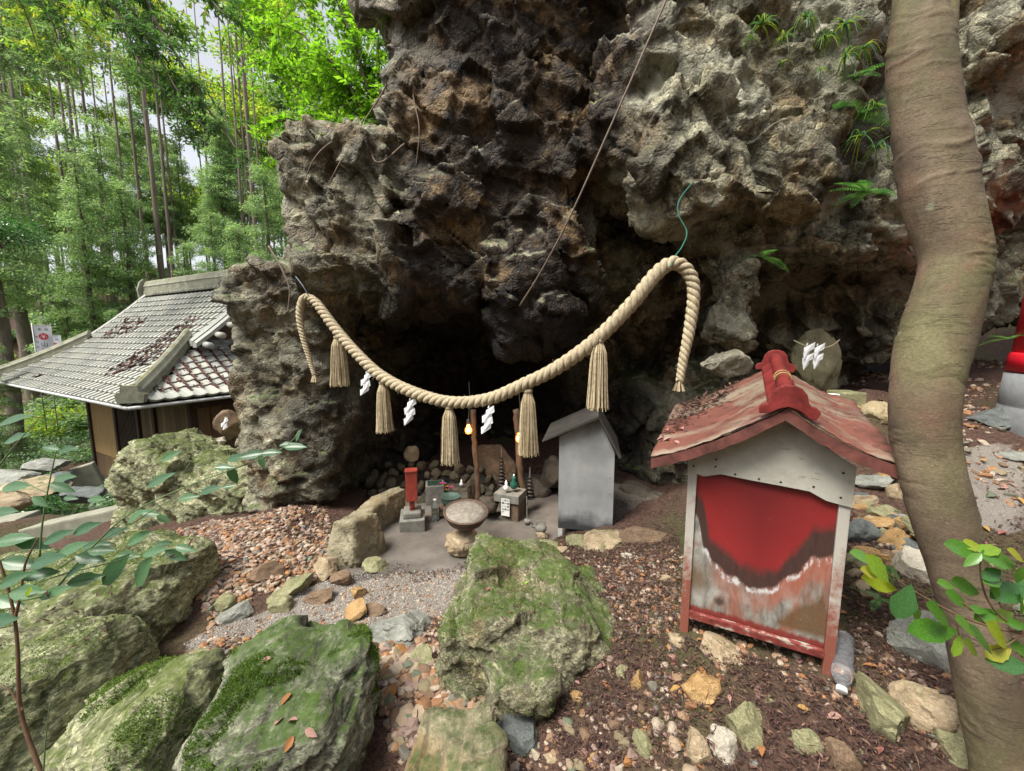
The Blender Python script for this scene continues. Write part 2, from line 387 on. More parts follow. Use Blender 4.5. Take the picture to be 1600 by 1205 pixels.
gxf, gyf = GX.ravel(), GY.ravel(); near = (np.abs(gxf) < 8) & (gyf < 8) & (gyf > 0)
FLOOR = gpoly([(515, 905), (560, 800), (585, 740), (700, 725), (900, 735), (1040, 770), (960, 812), (868, 842), (790, 872), (720, 888), (640, 892)])
fm = softmask(FLOOR, gxf[near], gyf[near], .03); gzf = GZ.ravel().copy(); zz = gzf[near]; zz = np.where(fm > .3, np.minimum(zz, EYE - 1.70), zz); gzf[near] = zz
ground_me.vertices.foreach_set('co', np.stack([gxf, gyf, gzf], 1).astype(np.float32).ravel()); ground_me.update()
mk = np.zeros(len(gxf)); mk[near] = np.maximum(softmask(SAND, gxf[near], gyf[near]), softmask(SAND2, gxf[near], gyf[near], .08))
at = ground_me.attributes.new('sand', 'FLOAT', 'POINT'); at.data.foreach_set('value', mk.astype(np.float32))
g = NG('forest_soil', rough=.9, spec=.2)
n1 = g.noise(5, 8, .7); n2 = g.noise(40, 6, .7); n3 = g.noise(160, 4, .7)
soil = g.mix(g.ramp(n2, [(.35, 0.), (.65, 1.)]), (.035, .02, .015), (.11, .065, .05))
soil = g.mix(g.ramp(g.voro(70), [(0., .75), (.35, 0.)]), soil, g.ramp(g.voro(70, out='Color'), [(0., (.09, .04, .03)), (.5, (.17, .11, .075)), (1., (.28, .2, .15))]))
soil = g.mix(g.ramp(g.noise(.45, 5, .6), [(.5, 0.), (.65, .6)]), soil, g.mix(n2, (.03, .06, .015), (.08, .12, .03)))
sand = g.mix(n3, (.10, .088, .075), (.30, .27, .24)); sand = g.mix(g.ramp(g.voro(130), [(0., .6), (.4, 0.)]), sand, (.40, .37, .33))
sm = g.ramp(g.math('ADD', g.attr('sand')['Fac'], g.math('MULTIPLY', g.math('SUBTRACT', n1, .5), .9)), [(.4, 0.), (.6, 1.)])
m_ground = g.out(g.mix(sm, soil, sand), g.bump(g.math('ADD', n2, g.math('MULTIPLY', g.voro(110), -.6)), .012, .9))
link('ground', ground_me, None, m_ground, kind='structure')
print('terrain', time.time() - T0)
#@@ROCKS
# ------------------------------------------------------------ the big rock
m_crag = None
CAVE = P(800, 700, 4.3)
def crag_shade_stain(g, c):
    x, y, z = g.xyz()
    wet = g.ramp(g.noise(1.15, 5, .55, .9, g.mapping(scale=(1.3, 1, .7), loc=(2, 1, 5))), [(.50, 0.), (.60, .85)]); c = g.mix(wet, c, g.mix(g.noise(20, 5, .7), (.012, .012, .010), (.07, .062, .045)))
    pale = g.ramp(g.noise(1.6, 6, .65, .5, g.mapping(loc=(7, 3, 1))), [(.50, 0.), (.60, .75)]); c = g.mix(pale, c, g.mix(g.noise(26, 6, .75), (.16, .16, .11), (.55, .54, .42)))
    # brown weathered skin of the overhang, with the shade beneath put into its colour
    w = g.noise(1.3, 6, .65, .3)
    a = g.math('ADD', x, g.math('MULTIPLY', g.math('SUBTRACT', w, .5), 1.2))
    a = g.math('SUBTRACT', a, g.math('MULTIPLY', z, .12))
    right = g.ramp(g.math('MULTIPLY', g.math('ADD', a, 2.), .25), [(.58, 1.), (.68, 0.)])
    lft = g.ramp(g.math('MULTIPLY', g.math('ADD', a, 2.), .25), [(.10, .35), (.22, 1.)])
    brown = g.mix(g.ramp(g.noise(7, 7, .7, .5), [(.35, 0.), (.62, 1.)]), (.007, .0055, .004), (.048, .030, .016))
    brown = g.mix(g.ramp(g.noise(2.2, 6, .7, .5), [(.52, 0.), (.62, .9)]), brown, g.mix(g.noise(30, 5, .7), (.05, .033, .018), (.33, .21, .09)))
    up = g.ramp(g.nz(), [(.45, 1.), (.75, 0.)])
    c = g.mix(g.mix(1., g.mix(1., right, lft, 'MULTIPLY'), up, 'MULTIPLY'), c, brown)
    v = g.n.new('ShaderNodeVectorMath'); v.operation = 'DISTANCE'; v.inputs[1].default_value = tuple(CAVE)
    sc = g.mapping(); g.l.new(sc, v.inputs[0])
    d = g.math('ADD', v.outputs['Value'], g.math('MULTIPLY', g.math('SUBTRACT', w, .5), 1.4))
    return g.mix(g.ramp(g.math('MULTIPLY', d, .3), [(.44, .93), (.66, 0.)]), c, (.007, .006, .006))  # black around the cave: its darkness painted in together with candle smoke
m_crag = rockmat('craggy_chert', (.13, .12, .08), (.022, .020, .014), (.50, .48, .34), moss=(.08, .11, .03), moss_amt=.03, ochre=(.36, .22, .08), bumpd=.024, shade_stain=crag_shade_stain, cells=9., gloss=.58)
CRAG = [('c', .8, .11, strata_mat((10, 30, 5), (1, 1, .8))), ('f', .5, .07, None), ('c', .34, .085, strata_mat((20, 35, 10), (1, 1, 1.5))), ('c', .13, .024, strata_mat((20, 35, 10), (1, 1, 1.6))), ('f', .10, .006, None), ('c', .055, .006, None)]
main = [blob(930, -60, 4.3, 330, 430, 1.3), blob(800, -190, 3.6, 250, 260, .9, pitch=-20), blob(770, 240, 4.1, 150, 230, .85, box=.5),
  blob(562, 358, 3.75, 80, 112, .5, box=.3, roll=-4), blob(650, 60, 4.1, 55, 190, .45, box=.5), blob(1060, 250, 3.05, 62, 105, .42, roll=-15, box=.6), blob(1120, 110, 3.5, 170, 210, .65, roll=15, box=.5),
  blob(1330, 140, 4.2, 200, 240, 1.0, box=.6), blob(1330, 440, 5.0, 200, 140, .8), blob(1240, 310, 3.8, 150, 100, .5, box=.5), blob(1370, 360, 4.0, 70, 70, .5),
  blob(850, 620, 6.6, 360, 260, 1.0), blob(1190, 600, 5.9, 130, 190, .9), blob(780, 430, 5.2, 330, 90, 1.1), blob(600, 640, 5.4, 80, 190, .7), blob(1085, 700, 5.1, 90, 150, .7), blob(1000, 700, 5.5, 110, 130, .8)]
left = [blob(485, 525, 4.1, 70, 108, .5, box=.5), blob(432, 515, 3.95, 40, 70, .35), blob(432, 452, 4.1, 32, 34, .28), blob(490, 670, 4.15, 66, 130, .55, box=.5), blob(500, 740, 4.3, 70, 90, .5), blob(440, 590, 3.95, 36, 70, .35)]
cuts = [blob(810, 690, 4.2, 270, 175, 1.2, cut=True), blob(1030, 620, 3.9, 95, 170, 1.0, cut=True)]
after = [blob(815, 440, 3.85, 72, 125, .42), blob(1135, 480, 3.7, 30, 75, .35, box=.5)]
me = sdf_rock('overhanging_crag', main + left + cuts + after, .042, 1, CRAG, k=.10, warp=(.13, 1.5), zmin=-.2, seed=11, ymax=6.3, zmax=5.4)
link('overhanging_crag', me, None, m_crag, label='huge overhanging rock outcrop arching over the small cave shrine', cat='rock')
print('crag', len(me.polygons), time.time() - T0)
m_face = rockmat('shaded_rock_face', (.10, .09, .06), (.03, .028, .02), (.22, .2, .14), moss=(.06, .09, .03), moss_amt=.12, bumpd=.02, strata=((1, 1, 2), (.4, .7, 0)))
me = sdf_rock('rock_face', [blob(1640, 120, 5.0, 210, 330, 1.2, box=.5), blob(1720, -150, 4.6, 250, 260, 1.0, box=.5), blob(1560, 300, 4.7, 90, 170, .6, box=.5), blob(1640, 400, 5.2, 150, 90, .8, box=.5)], .05, 1, CRAG, seed=23, warp=(.12, 1.3))
link('rock_face', me, None, m_face, label='dark brown rock face behind the leaning tree at right', cat='rock')
# boulders
SCH = lambda rot, a=1.: [('c', .34, .050 * a, strata_mat(rot, (1, 1, 1.8))), ('c', .13, .020 * a, strata_mat(rot, (1, .7, 2.6))), ('c', .05, .009 * a, strata_mat(rot, (1, .6, 2.6))), ('f', .05, .006 * a, strata_mat(rot, (1, .5, 3))), ('f', .02, .002 * a, None)]
def boulder(label, blobs, vox, mat, layers, seed, name='mossy_boulder', cat='boulder', k=.06, warp=(.05, 2.5), lv=1, **kw):
    me = sdf_rock(name, blobs, vox, lv, layers, k=k, warp=warp, seed=seed)
    return link(name, me, None, mat, label=label, cat=cat, **kw)
ST = ((1, .6, 3), (.6, .5, .3))
m_bA = rockmat('mossy_schist', (.17, .175, .09), (.045, .055, .025), (.42, .42, .27), moss=(.075, .10, .02), moss_amt=.02, strata=ST, bumpd=.009, cells=34.)
m_bB = rockmat('grey_schist_with_moss', (.12, .125, .085), (.03, .035, .025), (.30, .30, .22), moss=(.05, .088, .014), moss_amt=.06, strata=ST, bumpd=.008, cells=38.)
m_bC = rockmat('ochre_schist_with_moss', (.17, .145, .09), (.045, .04, .025), (.38, .33, .22), moss=(.05, .07, .02), moss_amt=.0, ochre=(.35, .22, .09), strata=ST, bumpd=.01)
m_bench = rockmat('bench_rock', (.20, .17, .10), (.07, .06, .035), (.36, .33, .24), ochre=(.30, .20, .09), scale=1.6, bumpd=.008)
m_bD = rockmat('brown_schist_thin_moss', (.12, .115, .07), (.035, .034, .02), (.31, .29, .19), moss=(.05, .082, .013), moss_amt=-.0, ochre=(.26, .17, .07), strata=ST, bumpd=.009, cells=38.)
boulder('big yellow-green mossy boulder filling the lower left corner', [blob(90, 1000, 2.3, 175, 110, .42, roll=-6, box=.5), blob(240, 950, 2.45, 62, 78, .3, box=.4), blob(50, 1150, 1.75, 120, 120, .36, roll=-20, box=.5)], .024, m_bA, SCH((20, 40, 10)), 31)
boulder('small low mossy boulder wedged between two bigger ones at bottom left', [blob(225, 1170, 1.62, 100, 80, .22, roll=-28, box=.5)], .018, m_bA, SCH((10, 40, 10), .7), 32)
boulder('rounded green mossy boulder with pink dead leaves at bottom left of centre', [blob(455, 1160, 1.6, 112, 128, .34, roll=6, box=.6), blob(420, 1220, 1.45, 110, 110, .26)], .02, m_bB, SCH((-10, -30, 20), .6), 33)
boulder('pointed dark mossy boulder in the middle of the ground', [blob(800, 960, 2.2, 95, 70, .45, roll=10, box=.5), blob(862, 975, 2.2, 88, 55, .4, box=.5, roll=12), blob(805, 1050, 1.85, 50, 48, .25, box=.4), blob(812, 902, 2.6, 62, 34, .3)], .02, m_bD, SCH((30, 10, 40), .8), 34)
boulder('yellowish speckled boulder cut off by the bottom edge', [blob(710, 1200, 1.4, 75, 50, .18, box=.5)], .016, m_bC, SCH((5, 10, 10), .6), 35)
boulder('lichen-covered sloping boulder below the overhang beside the tiled hall', [blob(328, 752, 3.95, 95, 42, .42, roll=20, box=.5), blob(415, 760, 4.05, 75, 50, .4, box=.5), blob(250, 805, 3.7, 50, 20, .25, roll=10)], .03, m_bA, SCH((20, 40, 10), 1.2), 36)
boulder('stone bench block with flat grey top at the cave mouth', [blob(562, 846, 3.1, 25, 38, .15, box=.2, roll=-3, yaw=-20), blob(588, 812, 3.55, 14, 26, .36, box=.2, yaw=-16)], .022, m_bench, SCH((0, 70, 0), .4), 37, name='bench_stone', cat='stone')
print('boulders', time.time() - T0)


m_mossb = None
def moss_on(o, n, seed, thr=.05, nzmin=.35, L=.007, colr=((.05, .10, .012), (.08, .15, .02), (.11, .18, .03), (.035, .075, .012))):
    me = o.data; rs = np.random.RandomState(seed); m = len(me.polygons); c = np.empty(m * 3, np.float32); nn = np.empty(m * 3, np.float32); ar = np.empty(m, np.float32)
    me.polygons.foreach_get('center', c); me.polygons.foreach_get('normal', nn); me.polygons.foreach_get('area', ar); c = c.reshape(-1, 3); nn = nn.reshape(-1, 3)
    k = (fbm(c * 3.2, 4, seed) > thr) & (nn[:, 2] > nzmin) & ((c - np.array([0, 0, EYE])) * nn).sum(1).__lt__(0.1); idx_ = np.where(k)[0]
    if len(idx_) < 50: return
    p = ar[idx_] / ar[idx_].sum(); j = rs.choice(idx_, n, p=p); q = c[j] + rs.normal(size=(n, 3)) * .006; d = nn[j] + rs.normal(size=(n, 3)) * .7; d /= np.linalg.norm(d, axis=1)[:, None]
    sd = np.cross(d, rs.normal(size=(n, 3))); sd /= np.linalg.norm(sd, axis=1)[:, None]; l = (L * rs.uniform(.4, 1.3, (n, 1))); w = l * .28
    q = q - nn[j] * .003; Q = np.stack([q - sd * w, q + sd * w, q + d * l + sd * w * .3, q + d * l - sd * w * .3], 1)
    mm = mesh_np('moss', Q.reshape(-1, 3), np.arange(n * 4).reshape(-1, 4)); mm.materials.append(MOSSM); link('moss', mm, o, kind='stuff')
#@@CAVE
FZ = EYE - 1.66
fb = MB(); xs = [p[0] for p in FLOOR]; ys = [p[1] for p in FLOOR]; FX, FY = np.meshgrid(np.arange(min(xs), max(xs), .03), np.arange(min(ys), max(ys), .03), indexing='ij')
fi = inpoly(FX.ravel(), FY.ravel(), FLOOR).reshape(FX.shape); q = np.stack([FX.ravel(), FY.ravel(), 0 * FX.ravel()], 1)
FH = (FZ + .012 * fbm(q * 3, 3, 4)).reshape(FX.shape); FH[~fi] -= .05
ii = np.arange(FX.size).reshape(FX.shape); fq = np.stack([ii[:-1, :-1], ii[1:, :-1], ii[1:, 1:], ii[:-1, 1:]], -1).reshape(-1, 4); fk = fi[:-1, :-1].ravel() | fi[1:, 1:].ravel()
me = mesh_np('cave_floor', np.stack([FX, FY, FH], -1).reshape(-1, 3), fq[fk])
g = NG('trodden_cave_floor', .85, .3); n = g.noise(3, 8, .65); n2 = g.noise(60, 5, .7)
c = g.mix(g.ramp(n, [(.35, 0.), (.65, 1.)]), (.085, .075, .065), (.19, .17, .15)); c = g.mix(g.math('MULTIPLY', n2, .5), c, (.06, .05, .043))
link('cave_floor', me, None, g.out(c, g.bump(n2, .004, .7)), kind='structure')
def simple(name, col, rough=.7, var=.35, sc=12, metal=0., bumpd=.0, spec=.4, rand=False, stretch=None, island=False):
    g = NG(name, rough, spec); co = g.mapping(scale=stretch) if stretch else g.co
    n = g.noise(sc, 7, .65, .2, co); lo = tuple(v * (1 - var) for v in col); hi = tuple(min(1, v * (1 + var)) for v in col)
    c = g.ramp(n, [(.3, lo), (.7, hi)])
    if rand:
        oi = g.n.new('ShaderNodeObjectInfo'); r = g.g.outputs['Random Per Island'] if island else oi.outputs['Random']
        c = g.mix(1., c, g.ramp(r, [(0., .55), (1., 1.45)]), 'MULTIPLY')
    g.b.inputs['Metallic'].default_value = metal
    return g.out(c, g.bump(n, bumpd, .8) if bumpd else None)
def pal(name, cols, rough=.8, island=True, sc=25, trans=0., spec=.35, bumpd=.003):
    g = NG(name, rough, spec); r = g.g.outputs['Random Per Island']
    if not island: r = g.n.new('ShaderNodeObjectInfo').outputs['Random']
    st = [(i / len(cols), c) for i, c in enumerate(cols)]
    c = g.ramp(r, st, 'CONSTANT'); n = g.noise(sc, 6, .7)
    c = g.mix(1., c, g.ramp(n, [(.3, .6), (.7, 1.35)]), 'MULTIPLY'); m = g.out(c, g.bump(n, bumpd) if bumpd else None)
    if trans:
        t = g.n.new('ShaderNodeBsdfTranslucent'); mx = g.n.new('ShaderNodeMixShader'); mx.inputs[0].default_value = trans
        g.l.new(g.mix(1., c, (1.5, 1.6, .8), 'MULTIPLY'), t.inputs['Color']); g.l.new(g.b.outputs[0], mx.inputs[1]); g.l.new(t.outputs[0], mx.inputs[2])
        g.l.new(mx.outputs[0], g.n['Material Output'].inputs['Surface'])
    return m
m_conc = simple('old_concrete', (.17, .165, .145), .85, .3, 20, bumpd=.004)
m_wood = simple('old_post_wood', (.085, .052, .03), .75, .5, 9, stretch=(6, 6, 1), bumpd=.004)
m_iron = simple('dark_cast_iron', (.035, .028, .024), .55, .4, 30, bumpd=.003)
m_redp = simple('dull_red_paint', (.28, .045, .03), .55, .35, 18)
m_white = simple('white_plastic', (.75, .76, .75), .35, .05)
m_green = simple('green_plastic', (.02, .10, .07), .3, .1)
m_bronze = simple('verdigris_bronze', (.06, .10, .085), .5, .4, 20, bumpd=.003)
m_stone_cols = {'tan': ((.30, .22, .13), (.10, .07, .04), (.48, .40, .28)), 'ochre': ((.30, .17, .06), (.10, .055, .02), (.46, .32, .16)), 'grey': ((.16, .165, .145), (.055, .058, .05), (.36, .37, .33)),
  'green': ((.17, .165, .085), (.055, .052, .025), (.36, .345, .20)), 'brown': ((.12, .078, .048), (.05, .03, .02), (.28, .19, .12)), 'pale': ((.36, .33, .27), (.14, .12, .09), (.55, .50, .42)), 'dark': ((.07, .08, .08), (.03, .03, .03), (.17, .19, .18)), 'cave_shaded': ((.045, .038, .03), (.012, .010, .009), (.12, .10, .075))}  # last entry: the darkness of the cave put into the stone colour
m_st = {k: rockmat('stone_' + k, *v, moss=((.06, .09, .025) if k in ('green', 'tan') else None), moss_amt=-.12, scale=2.2, strata=((1, .7, 2.2), (.5, .4, .2)), bumpd=.006) for k, v in m_stone_cols.items()}
def stone_obj(name, px, py, wx, hy, col, seed, label=None, cat='stone', group=None, t=None, depth=None, roll=0, sub=5, parent=None, lo=.5, flat=False, planes=13):
    if t is None: t = float(np.linalg.norm(onground(px, py + hy * .35) - np.array([0, 0, EYE])) / np.linalg.norm(ray(px, py + hy * .35)))
    rx, rz = wx * t / F * 1.08, hy * t / F * 1.08; dp = depth or (rx + rz) * .5
    V, Fq_ = stone(seed, (rx, dp, rz), sub, planes, .07 if sub > 3 else .04, lo)
    me = mesh_np(name, V, Fq_, smooth=True); smooth_angle(me, 32)
    c = P(px, py, t + (0 if flat else dp * .35)); o = link(name, me, parent, m_st[col] if isinstance(col, str) else col, label=label, cat=cat if label else None, group=group)
    o.location = tuple(c); o.rotation_euler = (random.uniform(-.1, .1), R(roll), random.uniform(-.4, .4)); return o
random.seed(5)
# red offering post
t0 = empty('offering_box', Gz(645, 822, -1.66), (0, 0, R(12)), label='small red metal offering box on a post in a concrete base', cat='offering box')
MB().box(-.105, .105, -.12, .16, -.02, .10).build('concrete_base', m_conc, t0, bevel=.006)
MB().box(-.075, .075, -.08, .10, .10, .15).build('mortar_pad', m_conc, t0, bevel=.012)
MB().tube([(0, 0, .13), (0, 0, .26)], .022, 12).build('post', m_redp, t0, True)
MB().box(-.048, .048, -.045, .045, .24, .50).build('box', m_redp, t0, bevel=.004)
MB().box(-.053, .053, -.05, .05, .50, .512).build('lid', m_redp, t0, bevel=.003)
# bowl on its stone
stone_obj('pedestal_stone', 722, 846, 25, 21, 'tan', 71, 'blocky stone carrying the round iron bowl', t=3.1, sub=5, planes=8, lo=.75)
bc = P(728, 806, 3.12)
bo = empty('iron_bowl', bc, (R(9), R(3), 0), label='round cast-iron bowl filled with ash on a stone in the cave', cat='bowl')
MB().lathe([(.05, -.085), (.09, -.075), (.135, -.035), (.158, .005), (.165, .03), (.172, .032), (.172, .042), (.158, .043), (.15, .03)], 40).build('bowl', simple('rusty_cast_iron', (.10, .062, .045), .7, .4, 25, bumpd=.003), bo, True)
MB().lathe([(.153, .028), (.155, .036), (.10, .043), (.04, .048), (.003, .05)], 32).build('ash', simple('grey_ash', (.25, .225, .19), .95, .4, 30, bumpd=.006), bo, True)
# bottle behind
def bottle(loc, rot, h, r, label, col=(.6, .7, .7), ribs=False):
    e = empty('plastic_bottle', loc, rot, label=label, cat='bottle')
    m, nt, nn, ll, b = newmat('clear_plastic'); b.inputs['Base Color'].default_value = (*col, 1); b.inputs['Roughness'].default_value = .08; b.inputs['Transmission Weight'].default_value = .93; b.inputs['IOR'].default_value = 1.2
    pr = [(r * .8, 0), (r, .01)]
    z = .02
    while z < h * .72: pr.append((r * (1.0 if int(z * 100) % 2 or not ribs else .92), z)); z += .01
    pr += [(r * .85, h * .8), (r * .45, h * .9), (r * .42, h * .94)]
    MB().lathe(pr, 24).build('bottle_body', m, e, True); MB().lathe([(r * .52, h * .93), (r * .52, h * .995), (r * .45, h)], 16).build('cap', m_white, e, True); return e
bottle(Gz(680, 813, -1.66), (0, 0, 0), .2, .032, 'clear plastic bottle standing between the offering box and the iron bowl')
# dry-stone wall at the back of the cave
wall = empty('stone_wall', P(650, 760, 4.3), label='low dry-stone wall of rough stones at the back of the cave', cat='wall'); wl0 = np.array(wall.location)
proto = []
for k in range(6):
    V, Fq_ = stone(200 + k, (1, .9, .8), 3, 11, .06); mm = smooth_angle(mesh_np('wall_stone', V, Fq_), 32); mm.materials.append([rockmat('cave_stone', (.075, .062, .04), (.02, .017, .012), (.18, .15, .10), scale=2.4, bumpd=.006), None][0] if k == 0 else proto[0].materials[0]); proto.append(mm)
for r_ in range(5):
    for c_ in range(14):
        px = 575 + c_ * 17 + (r_ % 2) * 8 + random.uniform(-4, 4); py = 784 - r_ * 14 + random.uniform(-3, 3) - (8 if px > 700 else 0)
        if r_ == 4 and (px > 690 or px < 600): continue
        o = link('stone', proto[random.randrange(6)], wall); sc = random.uniform(.052, .078)
        o.location = tuple(P(px, py, 4.15 + r_ * .09 + random.uniform(-.06, .06)) - wl0); o.scale = (sc, sc, sc * .85); o.rotation_euler = [random.uniform(0, 6) for _ in range(3)]
stone_obj('slab_stone', 643, 709, 11, 13, 'tan', 81, 'pale flat stone propped upright on top of the cave wall', t=4.45, depth=.04, planes=8, lo=.7)
stone_obj('leaning_stone', 770, 730, 36, 38, 'brown', 82, 'large brown triangular stone standing behind the left wooden post', t=4.4, depth=.14, planes=9)
stone_obj('back_stone', 722, 775, 26, 26, 'cave_shaded', 83, 'dark smooth boulder behind the iron bowl at the cave back', t=3.95, depth=.15)
stone_obj('pot_stone', 690, 800, 16, 13, 'brown', 84, 'squat brown stone under the bronze pot', t=3.75)
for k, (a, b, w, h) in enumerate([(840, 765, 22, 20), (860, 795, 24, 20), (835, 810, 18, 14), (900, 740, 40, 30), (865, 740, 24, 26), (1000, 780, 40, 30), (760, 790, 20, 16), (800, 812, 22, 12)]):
    stone_obj('cave_rock', a, b, w, h, 'cave_shaded', 90 + k, label='rock coloured dark for cave shade on the floor at the back of the cave', group='shade-dark rocks at the back of the cave', t=4.3 if k < 6 else 3.7, sub=4)
# trough, pot, flowers
e = empty('stone_trough', Gz(664, 800, -1.66) + np.array([.05, .25, 0]), (0, 0, .2), label='small square concrete trough behind the red offering box', cat='trough')
MB().box(-.09, .09, -.09, .09, 0, .19).build('trough', m_conc, e, bevel=.006); MB().box(-.07, .07, -.07, .07, .185, .193).build('water', simple('dark_water', (.03, .05, .04), .05, .1), e)
e = empty('bronze_pot', P(705, 782, 3.75), label='greenish bronze pot beside the flowers at the cave back', cat='pot')
MB().lathe([(.04, -.05), (.075, -.03), (.09, .01), (.085, .035), (.095, .045), (.08, .042), (.07, .03)], 28).build('pot', m_bronze, e, True)
for a in (.3, 2.3, 4.4): MB().tube([(.06 * math.cos(a), .06 * math.sin(a), -.03), (.075 * math.cos(a), .075 * math.sin(a), -.075)], .010, 8).build('leg', m_bronze, e, True)
e = empty('flower_bunch', P(698, 770, 3.85), label='small bunch of red and yellow flowers at the back of the cave', cat='flowers')
fm_ = [simple('petal_' + n_, c_, .6, .2) for n_, c_ in (('red', (.35, .02, .06)), ('yellow', (.6, .35, .03)), ('purple', (.2, .03, .2)))]
for k in range(9):
    a = random.uniform(0, 6.3); r_ = random.uniform(0, .05); p0 = (0, 0, -.06); p1 = (r_ * math.cos(a), r_ * math.sin(a), random.uniform(.03, .13))
    st = MB().tube(spline([p0, (p1[0] * .3, p1[1] * .3, .0), p1], 8), .002, 5).build('stem', m_green, e)
    hd = MB()
    for j in range(7): b_ = j * .9; hd.add([(p1[0], p1[1], p1[2]), (p1[0] + .018 * math.cos(b_), p1[1] + .018 * math.sin(b_), p1[2] + .008), (p1[0] + .02 * math.cos(b_ + .5), p1[1] + .02 * math.sin(b_ + .5), p1[2] + .012), (p1[0] + .018 * math.cos(b_ + .9), p1[1] + .018 * math.sin(b_ + .9), p1[2] + .006)], [(0, 1, 2, 3)])
    hd.build('flower_head', fm_[k % 3], e)
def gourd(loc, label, m, h):
    e = empty('gourd_bottle', loc, label=label, cat='bottle'); MB().lathe([(h * .2, 0), (h * .3, h * .15), (h * .3, h * .4), (h * .14, h * .6), (h * .17, h * .75), (h * .08, h * .97)], 18).build('bottle_body', m, e, True)
    MB().lathe([(h * .07, h * .95), (h * .08, h * 1.05), (h * .03, h * 1.1)], 12).build('stopper', m_white, e, True)
gourd(P(721, 759, 3.95), 'tiny white knob-shaped jar on the dark boulder behind the bowl', m_white, .06)
# shelf with notice
sl = empty('offering_shelf', P(795, 790, 3.75), (0, 0, R(-22)), label='concrete slab shelf on a brown block with a paper notice pasted on it', cat='shelf')
MB().box(-.11, .13, -.09, .12, .06, .135).build('slab', m_conc, sl, bevel=.006)
MB().box(-.03, .12, -.07, .10, -.13, .058).build('support_block', simple('brown_block', (.12, .085, .055), .85, .35, 20, bumpd=.004), sl, bevel=.012)
pp = MB().box(-.035, .045, -.0935, -.0915, -.06, .10).build('notice', simple('notice_paper', (.72, .72, .69), .8, .06, 30), sl)
def text(body, size, loc, rot, mat, parent, name='lettering', ext=.0006):
    cu = bpy.data.curves.new(name, 'FONT'); cu.body = body; cu.size = size; cu.align_x = 'CENTER'; cu.align_y = 'CENTER'; cu.extrude = ext; cu.resolution_u = 2
    o = bpy.data.objects.new('t', cu); C.objects.link(o); bpy.context.view_layer.update(); dg = bpy.context.evaluated_depsgraph_get()
    me = bpy.data.meshes.new_from_object(o.evaluated_get(dg)); bpy.data.objects.remove(o); bpy.data.curves.remove(cu); me.materials.clear()
    o = link(name, me, parent, mat); o.location = loc; o.rotation_euler = rot; return o
m_ink = simple('black_ink', (.02, .02, .02), .7, .1)
for i, col in enumerate(('お線香は', '奥から順', 'に願います')):
    for j, ch in enumerate(col): text(ch, .022, (.03 - i * .024, -.0945, .085 - j * .028), (R(90), 0, 0), m_ink, pp, 'character')
gourd(P(791, 766, 3.7), 'white gourd-shaped bottle at the left end of the concrete shelf', m_white, .085); gourd(P(803, 763, 3.72), 'green bottle with white stopper on the concrete shelf', m_green, .12)
MOSSM = pal('moss_cushion', [(.08, .15, .02), (.11, .19, .03), (.14, .22, .045), (.06, .115, .02), (.12, .17, .045)], .9, True, 30, .35, .1, 0)
mb_ = [o for o in C.objects if o.name.startswith('mossy_boulder')]
for k, (o, n_, th, nz_) in enumerate(zip(mb_, (42000, 26000, 44000, 16000, 0, 16000), (-.02, -.05, -.12, .06, 0, .0), (.45, .4, .35, .1, 0, .4))):
    if n_: moss_on(o, n_, 50 + k, th, nz_)
# wooden posts and lamps
for (pts, r_, lab) in (([(740, 640), (741, 690), (746, 750), (747, 800)], .026, 'left straight wooden post in the cave holding a lamp'), ([(806, 640), (809, 680), (812, 730), (818, 770), (820, 815)], .03, 'right crooked wooden post in the cave behind the shelf')):
    L = spline([P(x, y, 3.85) for x, y in pts], 26); L = L + .004 * _rs.normal(size=L.shape) * np.array([1, 1, 0])
    MB().tube(L, r_ * (1 + .08 * np.sin(np.arange(26) * .7)), 12).build('wooden_post', m_wood, None, True, label=lab, cat='post')
m, nt, nn, ll, b = newmat('glowing_filament'); b.inputs['Emission Color'].default_value = (1, .62, .25, 1); b.inputs['Emission Strength'].default_value = 14; m_glow = m
m, nt, nn, ll, b = newmat('amber_glass'); b.inputs['Base Color'].default_value = (.9, .35, .08, 1); b.inputs['Transmission Weight'].default_value = .9; b.inputs['Roughness'].default_value = .15; b.inputs['Emission Color'].default_value = (1, .3, .05, 1); b.inputs['Emission Strength'].default_value = .6; m_amber = m
for px, py, lab in ((732, 671, 'left glowing amber lamp bulb beside the straight wooden post'), (811, 684, 'right glowing amber lamp bulb on the crooked wooden post')):
    e = empty('lamp_bulb', P(px, py, 3.72), label=lab, cat='lamp')
    MB().lathe([(.012, .05), (.016, .03), (.030, .008), (.034, -.012), (.026, -.035), (.006, -.044)], 20).build('glass_bulb', m_amber, e, True)
    MB().lathe([(.006, -.024), (.015, -.012), (.015, .004), (.006, .012)], 12).build('filament', m_glow, e, True)
    MB().lathe([(.014, .045), (.019, .05), (.019, .085), (.010, .095)], 14).build('socket', m_iron, e, True)
    MB().tube(spline([(0, 0, .09), (.01, .05, .25), (.0, .1, .42)], 12), .004, 6).build('wire', m_iron, e)
    ld = bpy.data.lights.new('lamp_light', 'POINT'); lo_ = bpy.data.objects.new('lamp_light', ld); C.objects.link(lo_); lo_.parent = e; lo_.location = (0, -.045, -.02); ld.energy = 1.1; ld.color = (1, .55, .22); ld.shadow_soft_size = .02
